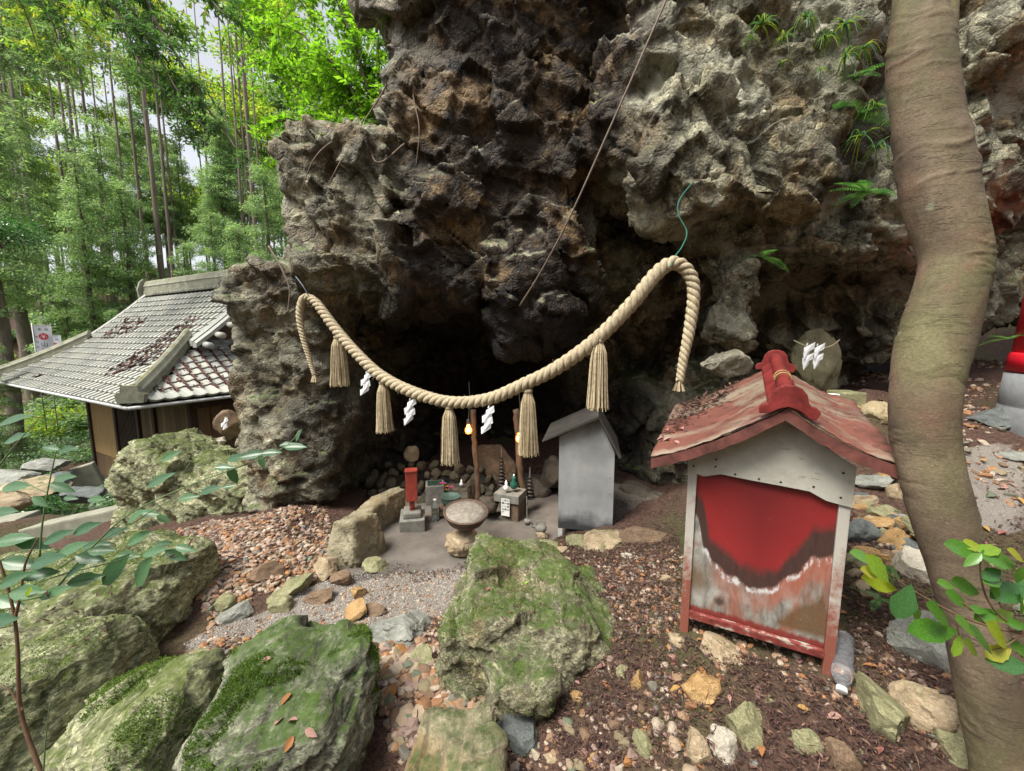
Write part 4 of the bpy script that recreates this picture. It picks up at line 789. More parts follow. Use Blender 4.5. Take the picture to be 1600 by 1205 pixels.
NS = [ # px, py, half width, half height, colour, label, roll
 (1362, 752, 40, 17, 'grey', 'flat blue-grey stone just right of the red shrine eave', 8), (1350, 785, 24, 16, 'tan', 'ochre stone under the flat blue-grey one beside the shrine', 0), (1380, 800, 22, 16, 'green', 'green-grey stone between the shrine post and the tree', 0),
 (1342, 838, 26, 26, 'dark', 'black wet stone beside the upper right of the red panel', 0), (1368, 818, 30, 13, 'ochre', 'thin orange-brown stone on the pile beside the shrine', 10), (1398, 845, 22, 26, 'ochre', 'rusty upright stone leaning on the tree side of the pile', 20),
 (1365, 872, 26, 18, 'ochre', 'brown stone low in the pile beside the shrine', -20), (1372, 893, 30, 16, 'green', 'mossy wedge stone at the foot of the pile', -10), (1420, 890, 28, 36, 'pale', 'pale stone with orange rust patches against the tree', 15), (1398, 770, 14, 20, 'tan', 'narrow tan stone touching the tree above the pile', 0),
 (1410, 815, 12, 12, 'grey', 'small grey stone tucked between the pile and the tree', 0), (1385, 745, 16, 12, 'brown', 'small brown stone at the top of the pile', 0), (1415, 865, 12, 10, 'ochre', 'small reddish round stone in the pile', 0),
 (1436, 1010, 46, 52, 'grey', 'large pale grey cracked slab beside the tree base', -15), (1376, 1115, 38, 66, 'green', 'tall two-faced olive stone at lower right', 28), (1446, 1118, 40, 50, 'tan', 'big tan rounded stone between olive stone and tree', -15), (1485, 1168, 34, 42, 'green', 'pale green lichen stone at the bottom beside the tree', 10),
 (1127, 1026, 40, 34, 'tan', 'yellow angular stone under the front edge of the red shrine', -25), (1095, 1077, 34, 36, 'ochre', 'ochre stone below the left leg of the shrine', 15), (1057, 1005, 15, 14, 'tan', 'little tan stone at the left leg of the shrine', 0),
 (1086, 1172, 22, 38, 'tan', 'narrow yellow stone at the bottom centre right', 8), (1127, 1176, 32, 32, 'pale', 'creamy white block of stone near the bottom edge', -12), (1168, 1150, 36, 46, 'green', 'yellow-green mottled stone right of the creamy block', -18), (1222, 1145, 24, 14, 'brown', 'flat purplish brown stone in the litter at the bottom', 15),
 (1258, 1164, 22, 24, 'green', 'small squarish green stone among the litter at the bottom right', -10), (1312, 1182, 24, 30, 'brown', 'mottled brown-green stone at the bottom right edge', 15), (1204, 1100, 18, 13, 'green', 'small pale green stone in front of the fern', 0), (1226, 1112, 10, 8, 'ochre', 'small ochre pebble next to the pale green stone', 0),
 (998, 1072, 14, 22, 'ochre', 'upright orange-brown stone half sunk in dark litter', 5), (1000, 1170, 18, 26, 'green', 'small mossy stone standing in the litter at the bottom', 0), (972, 1050, 13, 11, 'green', 'small round green pebble left of the orange-brown stone', 0),
 (812, 1148, 38, 32, 'dark', 'flat slate-grey stone with a leaf on it below the pointed boulder', 20), (622, 986, 62, 30, 'grey', 'wide wet grey slab set in the path', 12), (645, 1044, 42, 26, 'green', 'mottled green flat stone below the wide wet slab', 10),
 (298, 1041, 38, 20, 'green', 'flat green stone between the two left boulders', 18), (272, 1078, 20, 12, 'green', 'small greenish stone below the flat green one', 0), (408, 900, 34, 18, 'brown', 'flat rusty brown stone on the gravel slope', 15), (452, 922, 38, 16, 'green', 'long grey-green flat stone at the upper edge of the path', 18),
 (370, 962, 30, 15, 'grey', 'bluish stone at the left edge of the sandy path', 15), (345, 945, 26, 14, 'green', 'olive flat stone next to the big left boulder', 20), (440, 948, 20, 14, 'green', 'mossy flat stone in the middle of the sandy path', 0), (500, 935, 26, 12, 'brown', 'rusty flat stone in the sand of the path', 10),
 (560, 928, 14, 14, 'ochre', 'yellow upright stone in the path below the bench', 30), (555, 958, 24, 18, 'ochre', 'ochre and purple stone in the middle of the path', 30), (585, 955, 18, 12, 'brown', 'purplish flat stone beside the ochre one in the path', 0), (420, 1000, 26, 16, 'green', 'greenish stone sunk at the bottom of the sandy path', 0),
 (512, 890, 22, 18, 'tan', 'tan stone at the foot of the bench block', 0), (530, 905, 20, 14, 'brown', 'brown wedge stone at the foot of the bench block', 20), (585, 885, 20, 12, 'green', 'smooth green stone on the cave floor right of the bench', -10), (540, 1005, 30, 14, 'brown', 'brown flat stone behind the rounded mossy boulder', 25),
 (948, 848, 40, 18, 'tan', 'tan edge stone below the grey cabinet', 5), (905, 852, 26, 14, 'green', 'mossy edge stone at the left foot of the cabinet', 0), (1010, 840, 44, 16, 'brown', 'brown edge stone on the bank between cabinet and shrine', 0), (850, 862, 34, 16, 'green', 'mossy knob on the far end of the pointed boulder', 0),
 (1544, 655, 34, 20, 'dark', 'flat black-shadowed stone block left of the concrete footing', 0), (1590, 712, 30, 10, 'grey', 'row-end pale stone below the concrete footing', 0), (1500, 862, 90, 26, 'green', 'large low green-grey stone behind the tree', -25)]
for k, (px, py, w, h, c, lab, rl) in enumerate(NS): stone_obj('stone', px, py, w, h, c, 300 + k, lab, roll=-rl, sub=5 if w * h > 700 else 4)
random.seed(12)
for k in range(34):
    px, py = random.uniform(1335, 1425), random.uniform(735, 935)
    if px < 1400 - (py - 735) * .0 or True: stone_obj('stone', px, py, random.uniform(9, 20), random.uniform(7, 14), random.choice(('ochre', 'tan', 'brown', 'grey', 'dark', 'green', 'ochre')), 700 + k, 'small stone filling the pile between the red shrine and the tree', group='small stones of the pile right of the shrine', sub=3, roll=random.uniform(-30, 30))
for k, (px, py, w, h, c) in enumerate([(880, 862, 16, 9, 'tan'), (980, 870, 12, 8, 'pale'), (1040, 905, 12, 8, 'tan'), (900, 1010, 12, 9, 'ochre'), (1140, 1120, 10, 8, 'tan'), (1235, 1060, 12, 8, 'brown'), (930, 1190, 14, 10, 'ochre'), (860, 1185, 14, 9, 'tan'), (1345, 1180, 12, 9, 'green'), (1180, 1190, 14, 9, 'grey'), (900, 1090, 14, 8, 'ochre'), (1030, 1135, 12, 10, 'green')]):
    stone_obj('stone', px, py, w, h, c, 760 + k, 'small stone bedded in the dark litter of the bank', group='small stones bedded in the litter', sub=3)
bottle(P(1322, 1066, 1.47), (R(-52), R(12), R(0)), .215, .033, 'empty ribbed plastic bottle lying against the right leg of the red shrine', (.75, .78, .85), True).rotation_euler = (R(-62), R(-8), R(12))
bb = [o for o in C.objects if o.name.startswith('plastic_bottle')][-1]; bb.location = tuple(P(1318, 992, 1.58)); bb.rotation_euler = (R(118), 0, R(-38))
# right edge: red pillar on concrete footing
pc = P(1722, 640, 2.95); pe = empty('red_gate_pillar', (pc[0], pc[1], gz1(pc[0], pc[1]) - .1), label='vermilion gate pillar on a round concrete footing at the right edge', cat='gate pillar')
zf = lambda py: P(1600, py, 2.9)[2] - pe.location[2]
m_verm = simple('vermilion_paint', (.62, .015, .03), .35, .12, 6); m_cem = simple('cement_grey', (.22, .23, .24), .85, .18, 14, bumpd=.002)
rp = .50
MB().lathe([(rp, -.2), (rp * .985, zf(645)), (rp * .975, zf(643)), (rp * .985, zf(641)), (rp * .96, zf(588)), (rp * .9, zf(586))], 48).build('footing', m_cem, pe, True)
MB().lathe([(rp * .965, zf(585.5)), (rp * .94, zf(557)), (rp * .92, zf(553))], 48).build('collar', m_verm, pe, True)
MB().lathe([(rp * .91, zf(552)), (rp * .87, zf(450)), (rp * .86, zf(440))], 48).build('pillar', m_verm, pe, True)
#@@TREE
g = NG('smooth_bark', .8, .3); n = g.noise(3, 7, .65, .5); n2 = g.noise(110, 6, .75, 0, g.mapping(scale=(1, 1, 1.6))); x_, y_, z_ = g.xyz()
c = g.mix(g.ramp(n, [(.40, 0.), (.60, 1.)]), (.085, .061, .042), (.19, .145, .095)); c = g.mix(g.ramp(g.noise(2.2, 6, .6, .5, g.mapping(loc=(3, 3, 3))), [(.46, 0.), (.62, .6)]), c, (.125, .13, .05))
c = g.mix(g.ramp(g.noise(5, 6, .6, .5, g.mapping(loc=(9, 3, 3))), [(.54, 0.), (.68, .45)]), c, (.17, .085, .06)); c = g.mix(g.ramp(n2, [(.40, .5), (.55, 0.)]), c, (.06, .044, .03)); c = g.mix(g.ramp(n2, [(.6, 0.), (.72, .5)]), c, (.30, .25, .18)); c = g.mix(g.mix(1., g.ramp(g.math('ADD', g.voro(8), g.math('MULTIPLY', g.noise(40, 5, .7), .12)), [(.10, .85), (.17, 0.)]), g.ramp(g.noise(2, 3), [(.48, 0.), (.56, 1.)]), 'MULTIPLY'), c, (.33, .37, .26))
wv = g.noise(7, 4, .6, 1.2, g.mapping(scale=(.7, .7, 6), rot=(.12, .1, 0)))
rg = g.mix(1., g.ramp(wv, [(.575, 0.), (.60, 1.), (.625, 0.)]), g.ramp(g.noise(1.7, 4, .6, 0, g.mapping(loc=(7, 0, 2))), [(.42, 0.), (.54, 1.)]), 'MULTIPLY'); m_bark = g.out(g.mix(g.math('MULTIPLY', rg, .55), c, (.045, .032, .022)), g.bump(g.math('ADD', g.math('MULTIPLY', n2, .8), g.math('MULTIPLY', rg, -.8)), .0025, .9))
tr = empty('leaning_tree', P(1550, 1330, 1.2), label='thick smooth-barked tree with an S-bent trunk at the right', cat='tree'); t0_ = np.array(tr.location)
def trunk_np(ctrl, nseg, nr, seed, bulge=.03, rings=True):
    pts = spline([np.r_[P((a + b) / 2, y, t), (b - a) / 2 * t / F / math.sqrt(1 + (((a + b) / 2 - 800) / F) ** 2) * 1.04] for y, a, b, t in ctrl], nseg)
    V, Fq_ = tube_np(pts[:, :3], pts[:, 3], nr); T, A, B = frames(pts[:, :3]); cc = np.repeat(pts[:, :3], nr, 0); rr_ = np.repeat(pts[:, 3], nr); d = (V - cc) / rr_[:, None]
    q = V.astype(np.float32); h = bulge * fbm(q * np.array([7, 7, 4]), 3, seed) + .008 * fbm(q * np.array([30, 30, 30]), 3, seed + 3)
    if rings:
        z_ = V[:, 2] * 1.0 + .05 * vnoise(q * 5, seed + 9); z_ = z_ + .018 * vnoise(q * 14, seed + 19); w_ = vnoise(np.stack([z_ * 26, q[:, 0] * 2.5, q[:, 1] * 2.5], 1), seed + 4); h = h + .035 * np.exp(-((w_ - .1) / .07) ** 2) * np.clip(vnoise(q * 7, seed + 8) * 3 + .2, 0, 1) - .02 * np.exp(-((w_ + .25) / .06) ** 2) * np.clip(vnoise(q * 7, seed + 28) * 3, 0, 1)
    return V + d * (h * rr_ * 1.6)[:, None], Fq_
TC = [(1330, 1530, 1640, 1.12), (1205, 1512, 1625, 1.15), (1100, 1492, 1602, 1.18), (1000, 1476, 1580, 1.2), (900, 1450, 1550, 1.22), (800, 1416, 1526, 1.24), (700, 1391, 1503, 1.26), (640, 1385, 1500, 1.27), (590, 1390, 1506, 1.28), (530, 1399, 1524, 1.3), (455, 1421, 1542, 1.31),
      (395, 1430, 1552, 1.32), (300, 1402, 1530, 1.33), (200, 1392, 1508, 1.34), (100, 1383, 1492, 1.35), (0, 1393, 1478, 1.36), (-150, 1400, 1475, 1.38), (-400, 1380, 1440, 1.42)]
V, Fq_ = trunk_np(TC, 620, 72, 3, bulge=.05); link('trunk', mesh_np('trunk', V - t0_, Fq_), tr, m_bark)
V, Fq_ = trunk_np([(230, 1440, 1500, 1.36), (130, 1455, 1496, 1.36), (60, 1462, 1497, 1.365), (0, 1464, 1500, 1.37), (-150, 1475, 1515, 1.4)], 60, 28, 8); link('limb', mesh_np('limb', V - t0_, Fq_), tr, m_bark)
#@@LEAVES
def leafmat(name, cols, trans=.35, rough=.4, spec=.5, sc=20): return pal(name, cols, rough, True, sc, trans, spec, .0)
def leafmat_obj(name, cols, trans=.35, rough=.3): return pal(name, cols, rough, False, 30, trans, .5, .0)
def blade(seed, wr=.42, curl=.12, fold=.10, notch=False):
    rs = np.random.RandomState(seed); n = 9; v = []; f = []
    for i in range(n):
        s = i / (n - 1); w = wr * .5 * (math.sin(math.pi * s ** .8)) ** .95 * (1 + .06 * rs.normal()) + .004; z = -curl * s * s
        v += [(s, -w, z + fold * w), (s, -w * .5, z + fold * w * .4), (s, 0, z - fold * w * .3), (s, w * .5, z + fold * w * .4), (s, w, z + fold * w)]
    for i in range(n - 1):
        for j in range(4): a = i * 5 + j; f.append((a, a + 5, a + 6, a + 1))
    return v, f
def blade_mesh(name, seed, mat, **k):
    v, f = blade(seed, **k); me = bpy.data.meshes.new(name); me.from_pydata(v, [], f); me.materials.append(mat)
    for p in me.polygons: p.use_smooth = True
    return me
def leaf_obj(parent, org, me, px, py, t, lpx, ang, tilt=None):
    """leaf with its middle seen at px,py pointing along ang (degrees, anticlockwise in the picture)"""
    a = R(ang); d = np.array([math.cos(a), random.uniform(-.15, .15), math.sin(a)]); L = lpx * t / F * 1.05; c = P(px, py, t) - d * L / 2 - org
    X = Vector(d).normalized(); up = Vector((random.uniform(-.5, .5), -.75, .8)); Y = up.cross(X).normalized(); Z = X.cross(Y).normalized()
    M = Matrix((X, Y, Z)).transposed().to_4x4(); o = link('leaf', me, parent); o.matrix_local = Matrix.Translation(Vector(c)) @ M @ Matrix.Scale(L, 4); return o
m_lG = leafmat_obj('glossy_green_leaf', [(.08, .21, .03), (.06, .16, .05), (.11, .25, .04)], .4, .2); m_lY = leafmat_obj('lime_leaf', [(.30, .38, .03), (.36, .36, .05), (.22, .36, .04)], .45, .3)
m_lB = leafmat_obj('blue_green_leaf', [(.065, .15, .07), (.09, .19, .09), (.05, .125, .06)], .35, .32)
m_twig = simple('brown_twig', (.13, .075, .045), .7, .4, 30); m_gstem = simple('green_stem', (.10, .16, .06), .6, .2)
mG = [blade_mesh('leaf', 40 + k, m_lG, wr=.42) for k in range(3)]; mGw = blade_mesh('leaf', 50, m_lG, wr=.52); mY = [blade_mesh('leaf', 60 + k, m_lY, wr=.44) for k in range(3)]; mB = [blade_mesh('leaf', 70 + k, m_lB, wr=.40, fold=.2) for k in range(3)]; mBw = blade_mesh('leaf', 80, m_lB, wr=.55)
rsx = empty('evergreen_shrub', P(1680, 1010, .9), label='glossy-leaved evergreen twigs with lime new leaves reaching in from the lower right', cat='shrub'); og = np.array(rsx.location)
for pts, r_ in (([(1700, 1010), (1600, 990), (1550, 980), (1490, 958), (1430, 925), (1400, 905), (1372, 883)], .0032), ([(1600, 990), (1560, 960), (1540, 930), (1532, 895), (1532, 860)], .0028), ([(1545, 980), (1515, 950), (1485, 932)], .002), ([(1492, 960), (1497, 985), (1500, 1003)], .002), ([(1620, 975), (1590, 955), (1565, 950), (1560, 920)], .002), ([(1600, 990), (1570, 1010), (1550, 1015)], .002)):
    MB().tube(spline([P(x, y, .86 + .00003 * abs(x - 1500)) - og for x, y in pts], 26), np.linspace(r_, r_ * .5, 26), 7).build('twig', m_twig, rsx, True)
for x, y, l, a, c in [(1350, 870, 35, -15, 'g'), (1374, 889, 45, -50, 'y'), (1361, 895, 30, -25, 'y'), (1377, 911, 45, -20, 'y'), (1413, 942, 45, 85, 'w'), (1406, 905, 48, -45, 'g'), (1393, 900, 34, -50, 'g'), (1508, 859, 50, -15, 'g'), (1521, 852, 32, -10, 'y'), (1548, 859, 32, 0, 'y'), (1564, 874, 56, -10, 'g'),
   (1480, 913, 28, -15, 'g'), (1512, 917, 46, -20, 'g'), (1551, 897, 28, 20, 'w'), (1553, 908, 32, 0, 'g'), (1579, 925, 44, 25, 'w'), (1598, 942, 40, -60, 'g'), (1497, 936, 36, -25, 'g'), (1471, 960, 55, -30, 'g'), (1460, 985, 60, 10, 'g'), (1514, 979, 46, -25, 'g'), (1536, 1000, 50, -40, 'g'), (1497, 1010, 27, 70, 'y'), (1521, 1013, 38, -35, 'y'),
   (1564, 994, 56, -40, 'y'), (1562, 1020, 38, 10, 'y'), (1579, 1037, 52, 0, 'g'), (1598, 1015, 40, -20, 'g'), (1542, 962, 30, 30, 'w'), (1557, 923, 30, -60, 'g'), (1529, 953, 22, 0, 'g'), (1570, 962, 32, 5, 'y'), (1594, 900, 24, -80, 'g'), (1590, 868, 30, -30, 'y'), (1604, 915, 40, 60, 'g'), (1434, 962, 24, -60, 'g'), (1590, 975, 30, -10, 'g'), (1520, 875, 24, -140, 'g'), (1545, 880, 22, -40, 'y')]:
    leaf_obj(rsx, og, {'g': random.choice(mG), 'y': random.choice(mY), 'w': mGw}[c], x, y, random.uniform(.82, .9), l * 1.3, a + random.uniform(-6, 6))
lsx = empty('leafy_sapling', P(55, 1260, 1.0), label='thin brown sapling with long arching blue-green leafy stems at the left', cat='sapling'); og = np.array(lsx.location)
for pts, r_, m_ in (([(75, 1230), (58, 1190), (32, 1110), (28, 1020), (22, 960), (8, 905), (-10, 850)], .006, m_twig), ([(24, 965), (32, 930), (40, 880), (60, 840)], .004, m_twig), ([(36, 1110), (20, 1085), (5, 1070)], .003, m_twig), ([(68, 1205), (72, 1150), (78, 1100)], .002, m_gstem),
     ([(24, 940), (80, 925), (130, 870), (200, 805), (300, 757), (400, 720), (450, 695), (468, 672)], .0026, m_gstem), ([(60, 910), (150, 850), (212, 815), (250, 790), (300, 768), (362, 758)], .0018, m_gstem), ([(62, 870), (66, 820), (75, 765), (88, 704)], .0026, m_gstem), ([(-10, 740), (20, 700), (60, 655)], .002, m_gstem),
     ([(74, 770), (55, 762), (35, 750)], .0015, m_gstem), ([(20, 925), (90, 900), (170, 880), (235, 862), (300, 855)], .0022, m_gstem), ([(-10, 880), (40, 860), (90, 862)], .002, m_gstem)):
    MB().tube(spline([P(x, y, 1.12) - og for x, y in pts], 34), np.linspace(r_, r_ * .5, 34), 6).build('stem', m_, lsx, True)
LL = [(461, 698, 32, 5), (447, 694, 20, 10), (466, 680, 20, 70), (424, 707, 28, 10), (395, 710, 36, 10), (409, 722, 24, -70), (364, 743, 30, -75), (369, 715, 30, 15), (350, 730, 28, 5), (328, 765, 32, 20), (357, 760, 18, 15), (294, 777, 28, 15), (250, 749, 40, 35), (266, 712, 30, 25), (212, 806, 38, 35), (234, 802, 27, 0), (256, 811, 22, -30), (216, 840, 40, 30),
  (178, 890, 54, 48), (222, 893, 52, 68), (100, 746, 34, 10), (97, 762, 34, -25), (23, 760, 42, 5), (25, 684, 42, 20), (22, 655, 46, 20), (20, 843, 50, 10), (50, 850, 44, -20), (134, 825, 42, 20), (150, 852, 42, 10), (72, 875, 56, 25), (106, 702, 28, 10), (78, 700, 26, 170), (150, 780, 28, 5), (62, 784, 26, -30), (110, 778, 22, 0), (40, 925, 50, 10), (20, 905, 52, 30),
  (62, 897, 46, 10), (110, 858, 46, 25), (140, 872, 42, -5), (85, 925, 42, 20), (0, 970, 52, 20), (290, 857, 30, -10), (255, 850, 27, 10), (132, 905, 46, 15), (158, 860, 36, 5), (240, 862, 36, 20), (200, 868, 34, 0), (30, 880, 50, 0), (4, 800, 40, 15), (90, 838, 42, 30), (274, 868, 34, -25), (14, 940, 44, -10), (118, 890, 40, 40), (180, 832, 36, 25)]
for x, y, l, a in LL: leaf_obj(lsx, og, mBw if l > 50 and x > 150 else random.choice(mB), x, y, random.uniform(1.05, 1.18), l * 1.05, a + random.uniform(-5, 5))
leaf_obj(lsx, og, mY[0], 44, 925, 1.05, 18, 60)
# ferns
m_fern = leafmat('fern_green', [(.05, .14, .05), (.08, .19, .06), (.11, .24, .08)], .35, .5)
def frond_mesh(seed, n=16):
    rs = np.random.RandomState(seed); m = MB()
    for i in range(n):
        s = i / n; x = s; z = -.45 * s * s; w = .24 * math.sin(math.pi * min(1, s * .9 + .12)) + .02
        for sd in (-1, 1): m.add([(x, 0, z), (x + .02, sd * w * .5, z + .02), (x + .05, sd * w, z - .02), (x + .065, sd * w * .6, z), (x + .045, 0, z)], [(0, 1, 2, 3, 4)])
    m.add([(0, -.005, 0), (0, .005, 0), (.5, .004, -.11), (.5, -.004, -.11)], [(0, 1, 2, 3)]); m.add([(.5, -.004, -.11), (.5, .004, -.11), (1, 0, -.45), (.99, -.001, -.45)], [(0, 1, 2, 3)])
    me = m.mesh('frond', True); me.materials.append(m_fern); return me
fr = [frond_mesh(k) for k in range(3)]
def fern(px, py, t, size, nf, lab, fwd=True, group=None):
    e = empty('fern', P(px, py, t), label=lab, cat='fern', group=group); a0 = random.uniform(0, 6)
    for k in range(nf):
        o = link('frond', random.choice(fr), e); a = a0 + k * 6.28 / nf + random.uniform(-.3, .3); o.rotation_euler = (random.uniform(-.3, .3), random.uniform(-.6, .1), a); sz = size * random.uniform(.7, 1.15); o.scale = (sz, sz, sz)
    return e
fern(1240, 1112, 1.5, .10, 6, 'small fern in the litter in front of the shrine'); fern(1378, 1186, 1.32, .13, 7, 'pale green fern at the bottom right corner beside the tree'); fern(1372, 938, 1.7, .09, 5, 'small fern in the shade right of the shrine')
fern(1192, 402, 2.95, .22, 3, 'bright green fern drooping from the rock above the shrine'); fern(1352, 300, 2.9, .2, 9, 'bushy fern growing on the rock left of the tree'); fern(1345, 180, 2.95, .25, 6, 'fern hanging in the rock cleft left of the trunk')
fern(1575, 530, 3.2, .16, 5, 'fern behind the trunk at the foot of the rock'); fern(1525, 268, 3.2, .08, 3, 'tiny fern in the dark rock right of the trunk'); fern(1340, 120, 2.9, .2, 6, 'fern on the upper rock ledge left of the trunk')
m_blade = leafmat('strap_leaf', [(.07, .17, .05), (.11, .22, .05), (.06, .14, .09), (.22, .28, .04)], .35, .4)
def tuft_obj(px, py, t, size, n, lab, group=None):
    m = MB(); 
    for k in range(n):
        a = random.uniform(0, 6.28); L = size * random.uniform(.5, 1.1); w = size * .035; up = random.uniform(.2, 1.1); v = []
        for j in range(6):
            s = j / 5; x = L * s * math.cos(a) * .7; y = L * s * math.sin(a) * .7 - .02 * s; z = L * (up * s - 1.25 * s * s); ww = w * (1 - s * .9) 
            v += [(x - ww * math.sin(a), y + ww * math.cos(a), z), (x + ww * math.sin(a), y - ww * math.cos(a), z)]
        m.add(v, [(2 * j, 2 * j + 1, 2 * j + 3, 2 * j + 2) for j in range(5)])
    o = m.build('grass_tuft', m_blade, None, True, label=lab, cat='grass tuft', group=group); o.location = tuple(P(px, py, t)); return o
for k, (x, y, t, sz, n) in enumerate([(1190, 40, 2.75, .2, 22), (1225, 60, 2.75, .16, 16), (1260, 30, 2.8, .2, 22), (1290, 60, 2.8, .2, 20), (1320, 40, 2.8, .22, 22), (1350, 75, 2.8, .2, 18), (1320, 90, 2.8, .18, 18), (1345, 215, 2.85, .2, 18), (1370, 230, 2.85, .2, 18), (1175, 60, 2.7, .12, 12), (1220, 100, 2.75, .1, 10), (1280, 110, 2.8, .12, 12), (1365, 165, 2.85, .2, 16), (590, 70, 3.4, .25, 20), (575, 190, 3.4, .2, 16), (505, 212, 3.2, .12, 12), (600, 30, 3.4, .2, 16)]):
    tuft_obj(x, y, t, sz, n, *((('grass tuft high on the right ledges of the crag', 'grass tufts on the high right ledges') if x < 1330 else ('grass tuft on the crag close to the leaning tree', 'grass tufts beside the leaning tree')) if x > 800 else ('grass tuft on the left shelf of the crag by the lime-green tree', 'grass tufts on the left shelf')))
m_root = simple('grey_brown_root', (.14, .10, .075), .85, .35, 20)
for k, pts in enumerate([[(632, 225, 3.3), (590, 255, 3.22), (570, 215, 3.3), (540, 240, 3.2), (512, 290, 3.15)], [(628, 80, 3.5), (600, 140, 3.4), (575, 180, 3.35), (560, 205, 3.3), (548, 235, 3.2)], [(650, 60, 3.3), (645, 140, 3.25), (655, 200, 3.2), (650, 260, 3.2)], [(560, 215, 3.25), (520, 222, 3.2), (490, 250, 3.15), (470, 300, 3.15)],
      [(420, 385, 3.5), (440, 420, 3.4), (452, 452, 3.35), (449, 490, 3.3)]]):
    MB().tube(spline([P(*p) for p in pts], 30), np.linspace(.009, .003, 30) * (.5 if k > 4 else 1), 6).build('hanging_root', m_root, None, True, label='thin bare root or vine clinging to the crag', cat='root', group='roots and vines on the crag')
print('plants', time.time() - T0)

#@@HOUSE
HC = np.array([-8.3, 8.81]); HU = np.array([-.875, .485]); HV = np.array([.485, .875]); HZ = EYE - 1.5; AL, BD = 11.2, 8.0
def H(a, b, z): q = HC + a * HU + b * HV; return (q[0], q[1], z + HZ)
def rz_(s): s = min(s, 8 - s); s = s / 4.0; return 3.15 * (.68 * s + .32 * s * s)
house = empty('shrine_hall', H(5, 4, -1.8), label='old wooden shrine hall with a pale grey tiled hip-and-gable roof', cat='building'); ho = Vector(house.location)
def hb(pts_faces, name, mat, smooth=False, parent=None, **k):
    v, f = pts_faces; v = [tuple(Vector(q) - ho) for q in v]; return MB().add(v, f).build(name, mat, parent or house, smooth, **k)
def hbox(a0, a1, b0, b1, z0, z1, name, mat, **k):
    v = [H(a, b, z) for a in (a0, a1) for b in (b0, b1) for z in (z0, z1)]
    return hb((v, [(0, 1, 3, 2), (4, 6, 7, 5), (0, 4, 5, 1), (2, 3, 7, 6), (0, 2, 6, 4), (1, 5, 7, 3)]), name, mat, **k)
g = NG('weathered_roof_tile', .55, .4); oi = g.n.new('ShaderNodeObjectInfo').outputs['Random']; isl = g.g.outputs['Random Per Island']; n = g.noise(1.1, 6, .65, .4, g.tc.outputs['Object']); n2 = g.noise(25, 6, .7)
rnd = g.math('FRACT', g.math('ADD', oi, isl)); c = g.ramp(rnd, [(0., (.20, .21, .20)), (.35, (.30, .31, .30)), (.7, (.38, .38, .33)), (1., (.27, .29, .28))])
c = g.mix(g.ramp(n2, [(.45, 0.), (.7, .7)]), c, (.40, .40, .31)); c = g.mix(g.ramp(g.noise(9, 6, .7), [(.55, 0.), (.7, .5)]), c, (.16, .14, .12))
m_tile = g.out(c)
m_moss_tile = rockmat('lichened_ridge', (.20, .20, .15), (.07, .07, .05), (.34, .34, .26), moss=(.16, .15, .03), moss_amt=-.05, scale=1.2, bumpd=.004)
# roof deck under the tiles
NA = 24
def deck():
    v = []; f = []; L = []
    bs = [0, .45, .9, 1.35, 1.84, 2.4, 3.0, 3.5, 4.0, 4.5, 5.0, 5.6, 6.16, 6.65, 7.1, 7.55, 8.0]
    for b in bs:
        ins = min(b, 8 - b, 1.84) ; z = rz_(b) - .03; v += [H(ins + .0, b, z), H(AL - ins, b, z), H(ins, b, z - .10), H(AL - ins, b, z - .10)]
    for i in range(len(bs) - 1): a = 4 * i; f += [(a, a + 1, a + 5, a + 4), (a + 2, a + 6, a + 7, a + 3)]
    f += [(0, 2, 3, 1), (4 * (len(bs) - 1), 4 * (len(bs) - 1) + 1, 4 * (len(bs) - 1) + 3, 4 * (len(bs) - 1) + 2)]
    hb((v, f), 'roof_deck', m_dkroof)
    for a0, sg in ((0, 1), (AL, -1)):       # hip skirts at the two ends and the gable walls
        v = []; 
        for i in range(6): s = i / 5 * 1.84; v += [H(a0 + sg * s, s, rz_(s) - .04), H(a0 + sg * s, 8 - s, rz_(s) - .04)]
        hb((v, [(2 * i, 2 * i + 1, 2 * i + 3, 2 * i + 2) for i in range(5)]), 'hip_deck', m_dkroof)
        hb(([H(a0 + sg * 2.0, 1.84, rz_(1.84) - .05), H(a0 + sg * 2.0, 6.16, rz_(1.84) - .05), H(a0 + sg * 2.0, 4, rz_(4) - .05)], [(0, 1, 2)]), 'gable_wall', m_wood)
deck()
def tile_np(w, l):                       # one wavy pantile: u across, v up the slope
    us = np.linspace(0, 1, 7); zz = np.array([.030, .012, .0, .0, .006, .03, .044]) ; v = []; f = []
    for vv, lift in ((0, .050), (l, .0)):
        for u, z in zip(us, zz): v.append((u * w, vv, z + lift))
    for u, z in zip(us, zz): v.append((u * w, 0.004, z - .005))
    for i in range(6): f += [(i, i + 1, i + 8, i + 7), (14 + i, 15 + i, i + 1, i)]
    return v, f
TW, TL = .285, .29
tv, tf = tile_np(TW * 1.04, TL * 1.12); tme = bpy.data.meshes.new('roof_tile'); tme.from_pydata(tv, [], tf); tme.materials.append(m_tile)
for p in tme.polygons: p.use_smooth = False
cand = []
def add_tile(origin, au, sl): cand.append((origin, au, sl))
b = -.08; 
while b < 3.75:                          # front slope courses
    z = rz_(max(b, 0)) - (.0 if b >= 0 else .05); b2 = b + .2; dz = rz_(max(b2, 0)) - z; sl = Vector((HV[0] * .2, HV[1] * .2, dz)).normalized(); a = (max(b, 0) if b < 1.84 else 1.50) + .05; aend = AL - (max(b, 0) if b < 1.84 else 1.50) - .3
    a = math.ceil(a / TW) * TW
    while a < aend + .2: add_tile(Vector(H(a + TW, b, z)), Vector((-HU[0], -HU[1], 0)), sl); a += TW
    b += TL * sl.to_2d().length if sl.to_2d().length > 0 else .2
a = -.08
